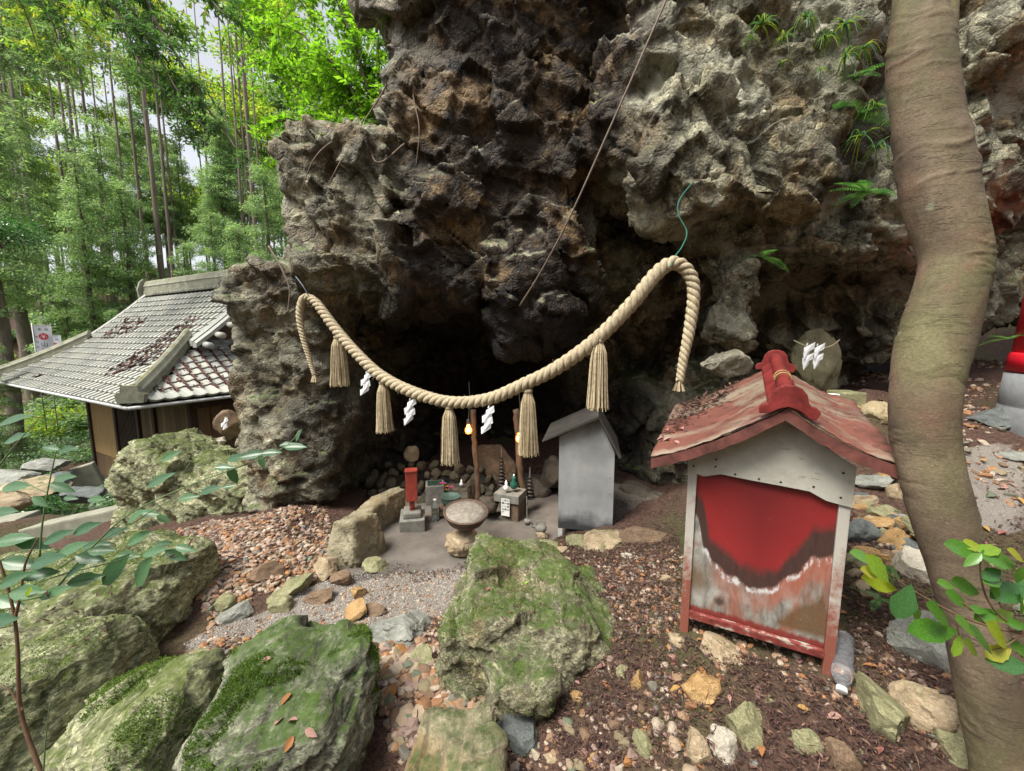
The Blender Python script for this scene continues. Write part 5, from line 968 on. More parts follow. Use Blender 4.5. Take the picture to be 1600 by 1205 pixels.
while a < 1.9:                           # right hip slope courses
    z = rz_(max(a, 0)); dz = rz_(max(a, 0) + .2) - z; sl = Vector((HU[0] * .2, HU[1] * .2, dz)).normalized(); b = math.ceil((max(a, 0) + .1) / TW) * TW
    while b < min(8 - a, 5.6): add_tile(Vector(H(a, b, z)), Vector((HV[0], HV[1], 0)), sl); b += TW
    a += .215
cand.sort(key=lambda q: q[0].length)
rest = MB()
for k, (o_, au, sl) in enumerate(cand):
    nn_ = au.cross(sl).normalized(); M = Matrix((au, sl, nn_)).transposed().to_4x4(); M.translation = o_ - ho + nn_ * .01
    if k < 295: ob = link('roof_tile', tme, house); ob.matrix_local = M
    else: rest.add([tuple(M @ Vector(q)) for q in tv], tf)
rest.build('roof_tiles_far', m_tile, house, kind='stuff')
rs = np.random.RandomState(3); qs = []
for _ in range(5200):
    if rs.rand() < .55: a_, b_ = rs.uniform(.1, 1.7), rs.uniform(.6, 5.2); ch = round(b_ / TW) * TW + .05; p_ = H(a_, ch + rs.normal() * .03, rz_(a_) + .075); sl_ = Vector((HU[0], HU[1], .6)).normalized(); ok = ch > a_
    else: b_ = rs.uniform(.2, 2.8); a_ = rs.uniform(1.2, 7.5); a_ = round((a_ + .35 * b_) / TW) * TW + .20; p_ = H(a_, b_, rz_(b_) + .075); sl_ = Vector((HV[0], HV[1], .65)).normalized(); ok = a_ > b_ + .3 and vnoise(np.array([[a_ * .9, b_ * .8, 0]]), 4)[0] > .22 and rs.rand() < .7
    if ok: d_ = (sl_ + Vector(rs.normal(size=3) * .25)).normalized(); w_ = d_.cross(Vector(rs.normal(size=3)))  .normalized() * .018; q_ = Vector(p_); L_ = rs.uniform(.06, .17); qs.append([q_ - w_, q_ + w_, q_ + w_ + d_ * L_, q_ - w_ + d_ * L_])
me = mesh_np('roof_litter', np.array(qs).reshape(-1, 3), np.arange(len(qs) * 4).reshape(-1, 4)); me.materials.append(simple('reddish_needle_litter', (.11, .05, .045), .8, .4, 5)); link('roof_needle_litter', me, None, kind='stuff')
def bar(pts, w, h, name, mat, cap=True, par=None):
    """ridge stack: courses of flat tiles with a round cap along a line"""
    p = [Vector(q) for q in pts]; e = MB(); side = (p[-1] - p[0]); side.z = 0; side.normalize(); sd = Vector((-side.y, side.x, 0))
    prof = [(-w, -.06), (-w, h * .25), (-w * .82, h * .27), (-w * .82, h * .55), (-w * .95, h * .58), (-w * .7, h * .72), (-w * .4, h * .95), (0, h * 1.03), (w * .4, h * .95), (w * .7, h * .72), (w * .95, h * .58), (w * .82, h * .55), (w * .82, h * .27), (w, h * .25), (w, -.06)]
    n = len(prof); v = []; f = []
    for q in p: v += [tuple(q + sd * x + Vector((0, 0, z)) - ho) for x, z in prof]
    for i in range(len(p) - 1):
        for j in range(n - 1): a = i * n + j; f.append((a, a + 1, a + n + 1, a + n))
    f += [tuple(range(n)), tuple(range((len(p) - 1) * n, len(p) * n))]
    return MB().add(v, f).build(name, mat, house)
zr = rz_(4) - .02
bar([H(1.55, 4, zr), H(5, 4, zr + .02), H(AL - 1.55, 4, zr)], .15, .52, 'main_ridge', m_moss_tile)
for k in range(30):
    a = 1.7 + k * .245; q = Vector(H(a, 3.83, zr - .02)) - ho; MB().tube([q, q + Vector((HV[0] * .1, HV[1] * .1, .05))], .05, 8).build('ridge_end_tile', m_tile, house)
for a0, sg in ((0, 1), (AL, -1)):
    bar([H(a0 + sg * s, s, rz_(s) + .02) for s in (.12, .5, .9, 1.3, 1.7, 2.0)], .14, .34, 'hip_ridge', m_moss_tile)
    bar([H(a0 + sg * 1.62, s, rz_(s) + .02) for s in (1.9, 2.3, 2.8, 3.3, 3.85)], .11, .12, 'verge_roll', m_tile)
    bar([H(a0 + sg * 1.40, s, rz_(s) - .02) for s in (1.9, 2.3, 2.8, 3.3, 3.85)], .10, .10, 'verge_roll', m_tile)
    # demon-tile end blocks
    q = Vector(H(a0 + sg * .05, .05, rz_(.1) + .0)) - ho; dd_ = Vector((-(HU[0] * sg + HV[0]), -(HU[1] * sg + HV[1]), 0)).normalized(); s2 = Vector((-dd_.y, dd_.x, 0)); v = []
    for dth in (-.06, .10): v += [tuple(q + dd_ * dth + s2 * x + Vector((0, 0, z))) for x, z in ((-.24, -.02), (.24, -.02), (.27, .16), (.17, .22), (.15, .36), (-.15, .36), (-.17, .22), (-.27, .16))]
    MB().add(v, [tuple(range(8)), tuple(range(15, 7, -1))] + [(i, i + 8, (i + 1) % 8 + 8, (i + 1) % 8) for i in range(8)]).build('end_tile', m_moss_tile, house)
q = Vector(H(AL - 1.5, 4, zr)) - ho; v = []
for dth in (0, .14): v += [tuple(q + Vector((HU[0], HU[1], 0)) * dth + Vector((HV[0], HV[1], 0)) * x + Vector((0, 0, z))) for x, z in ((-.26, -.2), (.26, -.2), (.30, .2), (.2, .5), (.08, .62), (-.08, .62), (-.2, .5), (-.30, .2))]
MB().add(v, [tuple(range(8)), tuple(range(15, 7, -1))] + [(i, i + 8, (i + 1) % 8 + 8, (i + 1) % 8) for i in range(8)]).build('end_tile', m_moss_tile, house)
for k in range(5):                       # round gable end tiles seen beside the rock
    q = Vector(H(1.25 + .02 * k, 2.1 + k * .33, rz_(2.1 + .33 * k) - .16)) - ho; MB().tube([q + Vector((-HU[0], -HU[1], -.08)) * .28, q], .085, 12).build('gable_end_tile', m_tile, house, True)
m_dkw = simple('dark_weathered_timber', (.055, .035, .024), .8, .4, 8, stretch=(1, 1, .2)); m_ply = simple('honey_plywood', (.36, .23, .10), .7, .18, 3, stretch=(5, 5, .5)); m_bd = simple('brown_board', (.15, .095, .05), .8, .35, 6, stretch=(6, 6, .3), rand=True)
m_whiteline = simple('eave_gutter', (.45, .46, .46), .5, .2)
WB, WA = 1.5, .95
for a in (WA, 3.1, 4.2, 5.9, 8.15): hbox(a - .08, a + .08, WB - .08, WB + .08, -3.54, .40 if a < 1 else .75, 'pillar', m_dkw)
hbox(WA + .09, 8.06, WB + .03, WB + .07, -3.54, .72, 'wall_backing', m_dkw)
hbox(WA + .09, 8.06, WB - .055, WB + .02, -.42, -.28, 'beam', simple('old_beam', (.17, .11, .065), .8, .35, 6)); hbox(WA + .09, 8.06, WB - .05, WB + .02, -3.54, -3.34, 'sill', m_dkw)
for k in range(24): hbox(WA + .12 + k * .29, WA + .12 + k * .29 + .275, WB - .01, WB + .028, -.27, .66, 'wall_board', m_bd)
for k in range(3): hbox(5.99 + k * .69, 5.99 + k * .69 + .68, WB - .02, WB + .025, -2.55, -.43, 'plywood_panel', m_ply)
for k in range(3): hbox(5.99 + k * .69, 5.99 + k * .69 + .68, WB - .02, WB + .025, -3.33, -2.57, 'wall_board', m_bd)
for k in range(15): hbox(4.31 + k * .10, 4.31 + k * .10 + .045, WB - .03, WB + .0, -3.33, -.43, 'lattice_slat', m_dkw)
for k in range(11): hbox(WA + .12 + k * .275, WA + .12 + k * .275 + .262, WB - .01, WB + .028, -3.33, -.43, 'wall_board', m_bd)
hbox(WA - .03, WA + .03, WB + .09, 6.5, -3.54, .36, 'side_wall', m_dkw)
for k in range(16): hbox(WA - .055, WA - .032, WB + .1 + k * .31, WB + .1 + k * .31 + .295, -3.5, .34, 'wall_board', m_bd)
hbox(WA - .09, WA - .057, WB + .0, 6.5, -.42, -.30, 'beam', m_dkw)
MB().tube([Vector(H(-.10, -.10, -.07)) - ho, Vector(H(-.10, 8.1, -.07)) - ho], .04, 8).build('gutter', m_whiteline, house, True); MB().tube([Vector(H(-.10, -.10, -.07)) - ho, Vector(H(AL + .1, -.10, -.07)) - ho], .04, 8).build('gutter', m_whiteline, house, True)
MB().tube([Vector(H(-.10, 2.4, -.09)) - ho, Vector(H(.35, 2.9, -.5)) - ho], .05, 10).build('downspout', simple('grey_pipe', (.20, .23, .26), .5, .1), house, True)
# banners by the far corner of the hall
def banner(px, py, t, wpx, hpx, yaw, lab):
    e = empty('votive_banner', P(px, py, t), (0, 0, yaw), label=lab, cat='banner'); w, h = wpx * t / F, hpx * t / F
    m = MB(); n = 8; v = []
    for i in range(n + 1):
        for j in range(5): v.append((-w / 2 + w * j / 4, .02 * math.sin(i * 1.1 + j), -h * i / n))
    m.add(v, [(i * 5 + j, i * 5 + j + 1, (i + 1) * 5 + j + 1, (i + 1) * 5 + j) for i in range(n) for j in range(4)]); m.build('cloth', simple('banner_cloth', (.70, .72, .76), .85, .06), e, True)
    MB().tube([(-w / 2 - .03, 0, .1), (-w / 2 - .03, 0, -h * 1.9)], .018, 8).build('pole', m_whiteline, e, True); MB().tube([(-w / 2 - .03, 0, .02), (w / 2, 0, .02)], .012, 6).build('crossbar', m_whiteline, e)
    mr = simple('red_ink', (.60, .03, .05), .7, .1); cr = MB()
    for r0, r1 in ((.20, .27), (.10, .155)):
        v = [(r * w * math.cos(a), -.035, r * w * math.sin(a) - .19 * h) for a in np.linspace(0, 2 * math.pi, 25)[:-1] for r in (r0, r1)]; cr.add(v, [(2 * k, 2 * k + 1, (2 * k + 3) % 48, (2 * k + 2) % 48) for k in range(24)])
    cr.build('crest', mr, e)
    for k in range(5): a = k * 1.2566 + .3; cr2 = MB().add([((.055 * math.cos(b_) + .185 * math.cos(a)) * w, -.035, (.055 * math.sin(b_) + .185 * math.sin(a)) * w - .19 * h) for b_ in np.linspace(0, 6.28, 9)[:-1]], [tuple(range(8))]).build('petal', mr, e)
    text('奉', w * .24, (-w * .16, -.035, -h * .07), (R(90), 0, 0), m_ink, e, 'character'); text('納', w * .24, (w * .2, -.035, -h * .07), (R(90), 0, 0), m_ink, e, 'character')
    for k, ch in enumerate('山辺不動明王'): text(ch, w * .42, (0, -.035, -h * (.335 + .115 * k)), (R(90), 0, 0), m_ink, e, 'character')
    for k, ch in enumerate('家内安全祈願'): text(ch, w * .17, (-w * .38, -.035, -h * (.2 + .09 * k)), (R(90), 0, 0), m_ink, e, 'character')
banner(66, 509, 15.6, 19, 88, R(40), 'left taller white votive banner with red round crest'); banner(84, 525, 16.2, 16, 80, R(30), 'right lower white votive banner partly behind the taller one')
# kerbs, paving and stones left of the hall
m_kerb = simple('mossy_kerb_concrete', (.22, .22, .17), .9, .3, 6, bumpd=.004)
def kerb(p0, p1, w, h, lab):
    A_, B_ = np.array(p0), np.array(p1); e = MB(); d = B_ - A_; L = float(np.linalg.norm(d)); o = MB().box(0, L, -w / 2, w / 2, -h, 0).build('kerb_stone', m_kerb, None, bevel=.02, label=lab, cat='kerb'); o.location = tuple(A_); o.rotation_euler = (0, -math.asin(d[2] / L), math.atan2(d[1], d[0])); return o
kerb(P(45, 822, 5.0), P(200, 788, 4.9), .26, .35, 'long mossy kerb stone running towards the boulder under the overhang'); kerb(P(-70, 822, 5.1), P(40, 806, 5.2), .4, .35, 'wide mossy kerb stone at the left edge'); kerb(P(105, 735, 8.4), P(146, 722, 8.6), .2, .5, 'short concrete kerb at the foot of the hall post')
for k, (px, py, w, h, t, c, lab) in enumerate([(45, 762, 60, 18, 6.5, 'tan', 'long brown stone lying behind the left kerb'), (85, 755, 40, 14, 6.8, 'dark', 'dark flat stone in the drain left of the hall'), (75, 728, 28, 12, 8., 'grey', 'grey stone at the edge of the ground cover'), (20, 745, 40, 14, 7., 'grey', 'long grey stone at the far left below the ground cover'), (130, 770, 30, 16, 5.8, 'dark', 'dark stone between kerb and sloping boulder'),
     (10, 785, 30, 16, 5.8, 'tan', 'tan stone behind the wide kerb at the left edge'), (357, 664, 19, 22, 4.3, 'brown', 'small upright brown stone with a white paper zigzag beside the tiled hall'), (346, 688, 8, 6, 4.0, 'pale', 'little pinkish stone on the mossy boulder by the tiled hall')]):
    stone_obj('stone', px, py, w, h, c, 500 + k, lab, t=t, sub=4, depth=(.08 if k == 6 else None))
shide(352, 652, 4.12, 24, 'tiny white zigzag paper on the small upright stone beside the hall')
print('house', time.time() - T0, len(cand))
#@@FOREST
m_needle = leafmat('conifer_green', [(.17, .26, .15), (.21, .31, .19), (.25, .36, .24), (.15, .23, .10), (.28, .38, .18)], .5, .6, .3)
m_needle2 = leafmat('dark_conifer_green', [(.045, .10, .045), (.065, .135, .055), (.09, .18, .06)], .45, .6, .3)
m_lime = leafmat('backlit_lime', [(.13, .28, .02), (.18, .36, .03), (.10, .22, .02), (.22, .38, .04)], .6, .5, .3)
m_yel = leafmat('yellow_green', [(.20, .32, .05), (.26, .36, .06), (.14, .26, .05), (.32, .32, .06)], .6, .5, .3)
m_under = leafmat('understory_green', [(.10, .18, .10), (.14, .24, .14), (.18, .28, .17), (.12, .20, .07)], .4, .4, .5)
m_glossb = leafmat('glossy_broadleaf', [(.03, .10, .03), (.05, .14, .04), (.07, .18, .05)], .3, .22, .6)
m_trunk = rockmat('conifer_bark', (.13, .10, .078), (.05, .036, .03), (.26, .22, .17), moss=(.10, .12, .05), moss_amt=.05, scale=1.2, strata=((3, 3, .5), (0, 0, 0)), bumpd=.02)
m_branch = simple('dead_branch', (.13, .095, .075), .85, .3)
def quads_mesh(name, Q, mat):            # Q: (n,4,3)
    Q = np.asarray(Q, np.float32); me = mesh_np(name, Q.reshape(-1, 3), np.arange(len(Q) * 4).reshape(-1, 4), True); me.materials.append(mat); return me
def sprays(c, d, n, L, w, rs, droop=.35):  # n leaf quads around points c (m,3) along directions d
    m = len(c); c = np.repeat(c, n, 0) + rs.normal(size=(m * n, 3)) * w[2]; d = np.repeat(d, n, 0) + rs.normal(size=(m * n, 3)) * .65; d[:, 2] -= droop; d /= np.linalg.norm(d, axis=1)[:, None]
    s = np.cross(d, rs.normal(size=d.shape) * .35 + [0, 0, 1.]); s /= np.linalg.norm(s, axis=1)[:, None] + 1e-9; l = (L * rs.uniform(.5, 1.2, (m * n, 1))); ww = w[0] * rs.uniform(.6, 1.3, (m * n, 1))
    return np.stack([c - s * ww * .25, c + d * l * .5 - s * ww * .5, c + d * l, c + d * l * .5 + s * ww * .5], 1)
def conifer(seed, H_=13., z0=.18, nb=75, bl=2.3, n=7, L=.17, w=(.05, 0, .10)):
    rs = np.random.RandomState(seed); C_ = []; D_ = []; br = MB()
    for k in range(nb):
        f = z0 + (1 - z0) * (k + rs.rand()) / nb; z = H_ * f; a = rs.uniform(0, 6.283); l = bl * (1.12 - f) * rs.uniform(.6, 1.15) + .25; m = max(4, int(l / .13)); s = np.linspace(.12, 1, m); dr = rs.uniform(.15, .4)
        x = l * s; pts = np.stack([x * math.cos(a), x * math.sin(a), z + .12 * x - dr * x * x / l], 1); T = np.gradient(pts, axis=0); T /= np.linalg.norm(T, axis=1)[:, None]
        br.tube(pts[::3] if m > 6 else pts, .022 * (1.1 - f), 4, False); sd = np.cross(T, [0, 0, 1.]); wd_ = .42 * l * (1 - .75 * s) * (s > .15) + .06
        for q in (-1, 1):
            for u in (.25, .6, .95): C_.append(pts + sd * (q * wd_ * u)[:, None] - [0, 0, .04] * 1 * np.ones((m, 3)) * u); D_.append(T * .5 + sd * q)
    return quads_mesh('foliage', sprays(np.vstack(C_), np.vstack(D_), n, L, w, rs), m_needle), br.mesh('branches'), H_
def trunk_mesh(h, r, seed, lean=.0):
    rs = np.random.RandomState(seed); n = 14; pts = [(lean * (i / n) ** 1.5 * h + rs.normal() * r * .10, rs.normal() * r * .10, h * i / n - .3) for i in range(n + 1)]
    return MB().tube(spline(pts, 22), np.linspace(r * 1.15, r * .25, 22), 10).mesh('trunk', True)
CV = []
for k in range(4):
    fo, brm, h_ = conifer(600 + k, H_=random.uniform(11, 14), z0=(.1, .3, .22, .4)[k], nb=(70, 55, 62, 45)[k]); brm.materials.append(m_branch); tm = trunk_mesh(h_, .17, 610 + k); tm.materials.append(m_trunk); CV.append((fo, brm, tm, h_))
def tree_at(x, y, k, sc, label, group=None, mat=None, thin=1.):
    fo, brm, tm, h_ = CV[k]; e = empty('conifer_tree', (x, y, gz1(x, y)), (0, 0, random.uniform(0, 6.28)), label=label, cat='tree', group=group); e.scale = (sc, sc, sc)
    t = link('trunk', tm, e); t.scale = (thin, thin, 1); link('foliage', fo, e); link('branches', brm, e); return e
def pos(px, d): th = (px - 800) / F; return th * d * .995, d    # plan position of a picture column at distance d
random.seed(21)
for k, (px, d, kk, sc, lab, th) in enumerate([(40, 22, 3, 1.3, 'thick dark conifer trunk rising left of the tiled hall', 1.5), (8, 17, 3, 1.2, 'conifer with a straight dark trunk at the far left edge', 1.2), (150, 21, 1, 1.1, 'slim pale-trunked conifer right behind the hall ridge', .75), (185, 24, 3, 1.2, 'dark slim conifer with bare lower trunk behind the hall', .9),
        (215, 22, 1, 1.0, 'mossy-trunked conifer just behind the roof ridge', 1.), (300, 19, 0, .7, 'small bushy conifer behind the right part of the ridge', .7), (345, 24, 0, .8, 'bushy conifer growing next to the crag in the background', .8), (110, 24, 0, .6, 'young conifer with low boughs behind the banners', .8),
        (180, 17, 0, .48, 'young bright conifer directly behind the hall roof', .8), (255, 16, 0, .42, 'low young conifer touching the roof ridge end', .8), (385, 17, 2, .8, 'conifer half hidden behind the left edge of the crag', .9), (430, 21, 1, 1., 'conifer seen over the shelf of the crag', .9), (-25, 13, 0, .42, 'young conifer drooping at the left edge beside the banners', .8), (150, 21, 0, .4, 'little conifer between banners and hall roof', .8)]):
    x, y = pos(px, d); tree_at(x, y, kk, sc, lab, None, thin=th)
n_ = 0
for k in range(40):
    px = random.uniform(-120, 620); d = random.uniform(28, 62); x, y = pos(px, d)
    tree_at(x, y, random.choice((1, 3, 3, 3)), random.uniform(.9, 1.4), 'slender conifer in the pale wood behind the hall', 'slender conifers in the wood behind the hall', thin=random.uniform(.6, 1.)); n_ += 1
# bare slim trunks between them
tmb = [trunk_mesh(13, .10, 700 + k, lean=random.uniform(-.03, .03)) for k in range(3)]
for m_ in tmb: m_.materials.append(m_trunk)
for k in range(44):
    px = random.uniform(-20, 470); d = random.uniform(22, 46); x, y = pos(px, d); z = gz1(x, y)
    e = link('slim_trunk', random.choice(tmb), None, label='bare slim tree trunk standing in the wood behind the hall', cat='tree', group='bare slim trunks in the wood behind the hall'); e.location = (x, y, z); e.rotation_euler = (0, 0, random.uniform(0, 6)); s_ = random.uniform(.7, 1.5); e.scale = (s_, s_, random.uniform(1.9, 2.3))
# understory bushes
def bush(seed, n, L, mat, rad=1.):
    rs = np.random.RandomState(seed); m = n // 8; u = rs.normal(size=(m, 3)); u /= np.linalg.norm(u, axis=1)[:, None]; c = u * (rs.uniform(.35, 1, (m, 1)) * rad) * [1, 1, .7]; c[:, 2] = np.abs(c[:, 2]) + .1
    return quads_mesh('foliage', sprays(c, u * [1, 1, .3], 8, L, (L * .55, 0, .09), rs, .1), mat)
def stems(seed, rad):
    rs = np.random.RandomState(seed); m = MB()
    for k in range(7): a = rs.uniform(0, 6.3); m.tube(spline([(0, 0, -.1), (.3 * rad * math.cos(a), .3 * rad * math.sin(a), .35 * rad), (.75 * rad * math.cos(a), .75 * rad * math.sin(a), .6 * rad)], 7), .012, 5)
    me = m.mesh('stems'); me.materials.append(m_branch); return me
BM_ = [(bush(800, 2600, .12, m_under), stems(1, 1)), (bush(801, 2200, .15, m_needle), stems(2, 1)), (bush(802, 2400, .11, m_yel), stems(3, 1)), (bush(803, 3200, .085, m_glossb, .9), stems(4, 1))]
def bush_at(x, y, k, sc, lab, group=None, z=None):
    e = empty('bush', (x, y, gz1(x, y) if z is None else z), (0, 0, random.uniform(0, 6)), label=lab, cat='bush', group=group); e.scale = (sc, sc, sc * random.uniform(.7, 1.1)); link('foliage', BM_[k][0], e); link('stems', BM_[k][1], e); return e
for px, d, k, sc, lab in [(-20, 7.5, 3, 1.0, 'glossy dark-leaved evergreen bush at the left edge'), (25, 9.0, 3, .8, 'second glossy evergreen bush behind the first at left'), (-30, 11, 1, 1.1, 'feathery bush beside the banners'), (340, 14.5, 1, 1.5, 'feathery green bush above the hall roof ridge'), (420, 15, 2, 1.6, 'yellow-green bush behind the crag shelf'), (230, 19, 1, 1.6, 'pale feathery bush behind the ridge end'), (150, 20, 1, 1.7, 'pale feathery bush behind the left half of the roof')]:
    x, y = pos(px, d); bush_at(x, y, k, sc, lab)
q_ = P(12, 330, 7.0); bush_at(q_[0] - .2, q_[1], 3, .75, 'glossy-leaved bough mass high at the left edge', z=q_[2] - .55)
for k in range(60):
    px = random.uniform(-60, 520); d = random.uniform(20, 46); x, y = pos(px, d); bush_at(x, y, random.choice((0, 1, 1, 2, 1)), random.uniform(.9, 2.1), 'leafy undergrowth bush on the wooded slope behind the hall', 'undergrowth bushes on the wooded slope')
# tall pale foliage far behind that closes the wood
for k in range(64):
    px = random.uniform(-60, 560); d = random.uniform(38, 60); x, y = pos(px, d); e = bush_at(x, y, random.choice((2, 2, 1)), random.uniform(2.5, 4.), 'yellow-green broadleaf crown glowing at the back of the wood', 'sunlit broadleaf crowns at the back of the wood'); e.location.z += random.uniform(3, 27)
# ground cover
rs = np.random.RandomState(5); gp_ = rs.uniform([-28, 5.5], [-4.2, 22], (15000, 2)); keep = fbm(np.c_[gp_ * .8, 0 * gp_[:, 0]].astype(np.float32), 3, 6) > -.12; gp_ = gp_[keep]
keep = ~(((gp_ - HC) @ HU > -.4) & ((gp_ - HC) @ HU < 10.6) & ((gp_ - HC) @ HV > .9)) & ~((gp_[:, 0] > -7.8) & (gp_[:, 1] < 7.6)); gp_ = gp_[keep]; gz_ = hground(gp_[:, 0], gp_[:, 1])
Q = sprays(np.c_[gp_, gz_ + .10], np.tile([0, 0, .3], (len(gp_), 1)), 7, .15, (.075, 0, .10), rs, .0); link('ground_cover', quads_mesh('ground_cover', Q, m_under), None, kind='stuff')
# near broadleaf tree above the crag shelf, lime green against the light
def branchy(base, tips, seed, lab, mat, leaf=.055, nl=26, rad=.03, name='broadleaf_tree', per=9, spread=.16, cat='tree', w=.5):
    rs = np.random.RandomState(seed); e = empty(name, base, label=lab, cat=cat); b0 = np.array(base); C_ = []; D_ = []
    for k, (mid, tip) in enumerate(tips):
        L = spline([b0, np.array(mid), np.array(tip)], 20); L[1:-1] += rs.normal(size=(18, 3)) * .015; MB().tube(L - b0, np.linspace(rad, rad * .2, 20), 6).build('limb' if k else 'trunk', m_branch, e, True)
        tw = MB()
        for j in range(nl):
            i = rs.randint(5, 20); p = L[i]; a = rs.normal(size=3); a[2] *= .4; a /= np.linalg.norm(a); l = rs.uniform(.25, .75) * spread * 5; q = np.array([p + a * l * s - np.array([0, 0, .25 * l * s * s]) for s in np.linspace(0, 1, per)])
            tw.tube(q[::2] - b0, .0035, 4, False); T = np.gradient(q, axis=0); T /= np.linalg.norm(T, axis=1)[:, None]; sd = np.cross(T, [0, 0, 1.])
            for s_ in (-1, 1): C_.append(q[1:] - b0); D_.append(sd[1:] * s_ + T[1:] * .5)
        tw.build('twigs', m_branch, e, kind='stuff')
    C_ = np.vstack(C_); D_ = np.vstack(D_); D_ /= np.linalg.norm(D_, axis=1)[:, None]
    link('foliage', quads_mesh('foliage', sprays(C_, D_, 2, leaf * 1.3, (leaf * w, 0, .012), rs, .15), mat), e); return e
branchy(P(600, 240, 5.2), [(P(560, 60, 5.2), P(520, -120, 5.2)), (P(530, 110, 5.1), P(440, 30, 5.)), (P(500, 190, 5.2), P(430, 190, 5.)), (P(540, 30, 5.), P(450, -60, 5.)), (P(590, 40, 5.2), P(580, -100, 5.)), (P(560, 150, 5.4), P(500, 120, 5.5)), (P(480, 120, 5.5), P(400, 90, 5.5)), (P(520, 200, 5.3), P(470, 240, 5.2))], 31, 'lime-green broadleaf tree overhanging the shelf of the crag', m_lime, leaf=.075, nl=34)
branchy(P(560, 250, 8), [(P(500, 60, 8), P(420, -80, 8)), (P(470, 140, 8), P(380, 20, 8)), (P(560, 30, 8), P(520, -100, 8)), (P(450, 60, 8), P(350, -60, 8))], 32, 'yellow-green broadleaf tree farther behind the crag', m_lime, leaf=.10, nl=40, spread=.3)
# drooping boughs from the upper left
branchy(P(60, -330, 7.5), [(P(190, -20, 7), P(290, 160, 6.6)), (P(260, 60, 7), P(380, 250, 6.6)), (P(120, -60, 7), P(230, 60, 6.6)), (P(250, -90, 7), P(360, 30, 6.6)), (P(20, -120, 7), P(90, 60, 6.8)), (P(200, 60, 7), P(330, 210, 6.6))], 33, 'dark drooping conifer boughs hanging from above at upper left', m_needle2, leaf=.10, nl=62, rad=.05, name='conifer_tree', spread=.16, w=.3)
branchy(P(-40, -300, 9), [(P(60, -40, 9), P(150, 50, 9)), (P(100, -100, 9), P(250, 0, 9)), (P(10, -60, 9), P(60, 80, 9)), (P(200, -120, 9), P(330, -10, 9))], 34, 'yellow-green boughs across the top left corner', m_yel, leaf=.12, nl=50, rad=.05, spread=.25)
branchy(P(-150, -150, 11), [(P(20, 0, 11), P(110, 130, 11)), (P(0, 60, 11), P(90, 200, 11)), (P(60, -30, 11), P(200, 110, 11)), (P(-40, 80, 11), P(30, 220, 11)), (P(0, 40, 11), P(150, 90, 11))], 35, 'pale green boughs filling the gap at the left edge', m_needle, leaf=.13, nl=70, rad=.05, spread=.26, w=.35)
print('forest', time.time() - T0)
#@@LITTER
random.seed(9)
m_grav = pal('gravel', [(.26, .16, .10), (.22, .12, .075), (.31, .23, .17), (.15, .10, .065), (.36, .29, .23), (.24, .17, .14), (.14, .13, .11), (.28, .14, .06)], .75, True, 40)
m_grav_o = pal('loose_stone', [(.28, .18, .11), (.25, .13, .065), (.34, .26, .18), (.17, .11, .07), (.38, .31, .24), (.26, .18, .15), (.16, .15, .12), (.32, .15, .05), (.22, .18, .11), (.14, .16, .11)], .75, False, 12, bumpd=.004)
V0 = [stone(900 + k, (1, .8, .55), 1, 7, 0) for k in range(6)]
BLK = [(o.location.copy(), max(o.dimensions) * .35) for o in C.objects if o.get('category') == 'stone']
def scatter(poly, n, smin, smax, seed, sink=.3, powr=2.2, dens=None, sand=False):
    rs = np.random.RandomState(seed); pl = gpoly(poly); xs = [p[0] for p in pl]; ys = [p[1] for p in pl]; x = rs.uniform(min(xs), max(xs), n * 4); y = rs.uniform(min(ys), max(ys), n * 4); k = inpoly(x, y, pl)
    if dens is not None: k &= fbm(np.c_[x, y, 0 * x].astype(np.float32) * 2.5, 3, seed) > dens
    x, y = x[k][:n], y[k][:n]; s = smin + (smax - smin) * rs.rand(len(x)) ** powr; return x, y, hground(x, y), s
GP = [([(235, 850), (330, 815), (430, 800), (510, 790), (525, 880), (480, 915), (400, 930), (330, 985), (300, 900)], 4200, .006, .030, -.3), ([(590, 1010), (690, 1010), (760, 1100), (790, 1200), (620, 1205), (600, 1120)], 700, .014, .05, None), ([(600, 1000), (1050, 860), (1340, 1060), (1450, 1205), (620, 1205)], 2400, .004, .022, -.2),
      ([(870, 850), (1060, 850), (1060, 1000), (960, 1000)], 700, .005, .020, None), ([(200, 1090), (330, 1000), (430, 990), (380, 1060), (200, 1150)], 400, .01, .035, None), ([(1100, 620), (1400, 600), (1400, 800), (1330, 1100), (1420, 1100), (1600, 1000), (1600, 560), (1300, 600)], 2200, .01, .045, -.1), ([(300, 1000), (600, 900), (720, 880), (700, 1000), (600, 1020), (380, 1040)], 900, .005, .016, None), ([(1310, 800), (1430, 830), (1500, 1060), (1480, 1205), (1330, 1205), (1330, 1060)], 700, .004, .022, -.1)]
allx = []; topx = []; QU = (55, 95, 62, 14, 10, 32, 0, 12)
for k, (pl, n, a, b, dn) in enumerate(GP): x, y, z, s_ = scatter(pl, n, a, b, 40 + k, dens=dn); B_ = np.c_[x, y, z, s_]; B_ = B_[np.argsort(-B_[:, 3] / np.maximum(.6, np.hypot(B_[:, 0], B_[:, 1])))]; topx.append(B_[:QU[k]]); allx.append(B_[QU[k]:])
T_ = np.vstack(topx); A_ = np.vstack(allx); T_[150:212, 3] *= 1.4; rs = np.random.RandomState(77)
pm = []
for k in range(7):
    V, f_ = stone(950 + k, (1, .8, .6), 3, 12, .05, .45); me = smooth_angle(mesh_np('loose_stone', V, f_), 30); me.materials.append(m_grav_o); pm.append(me)
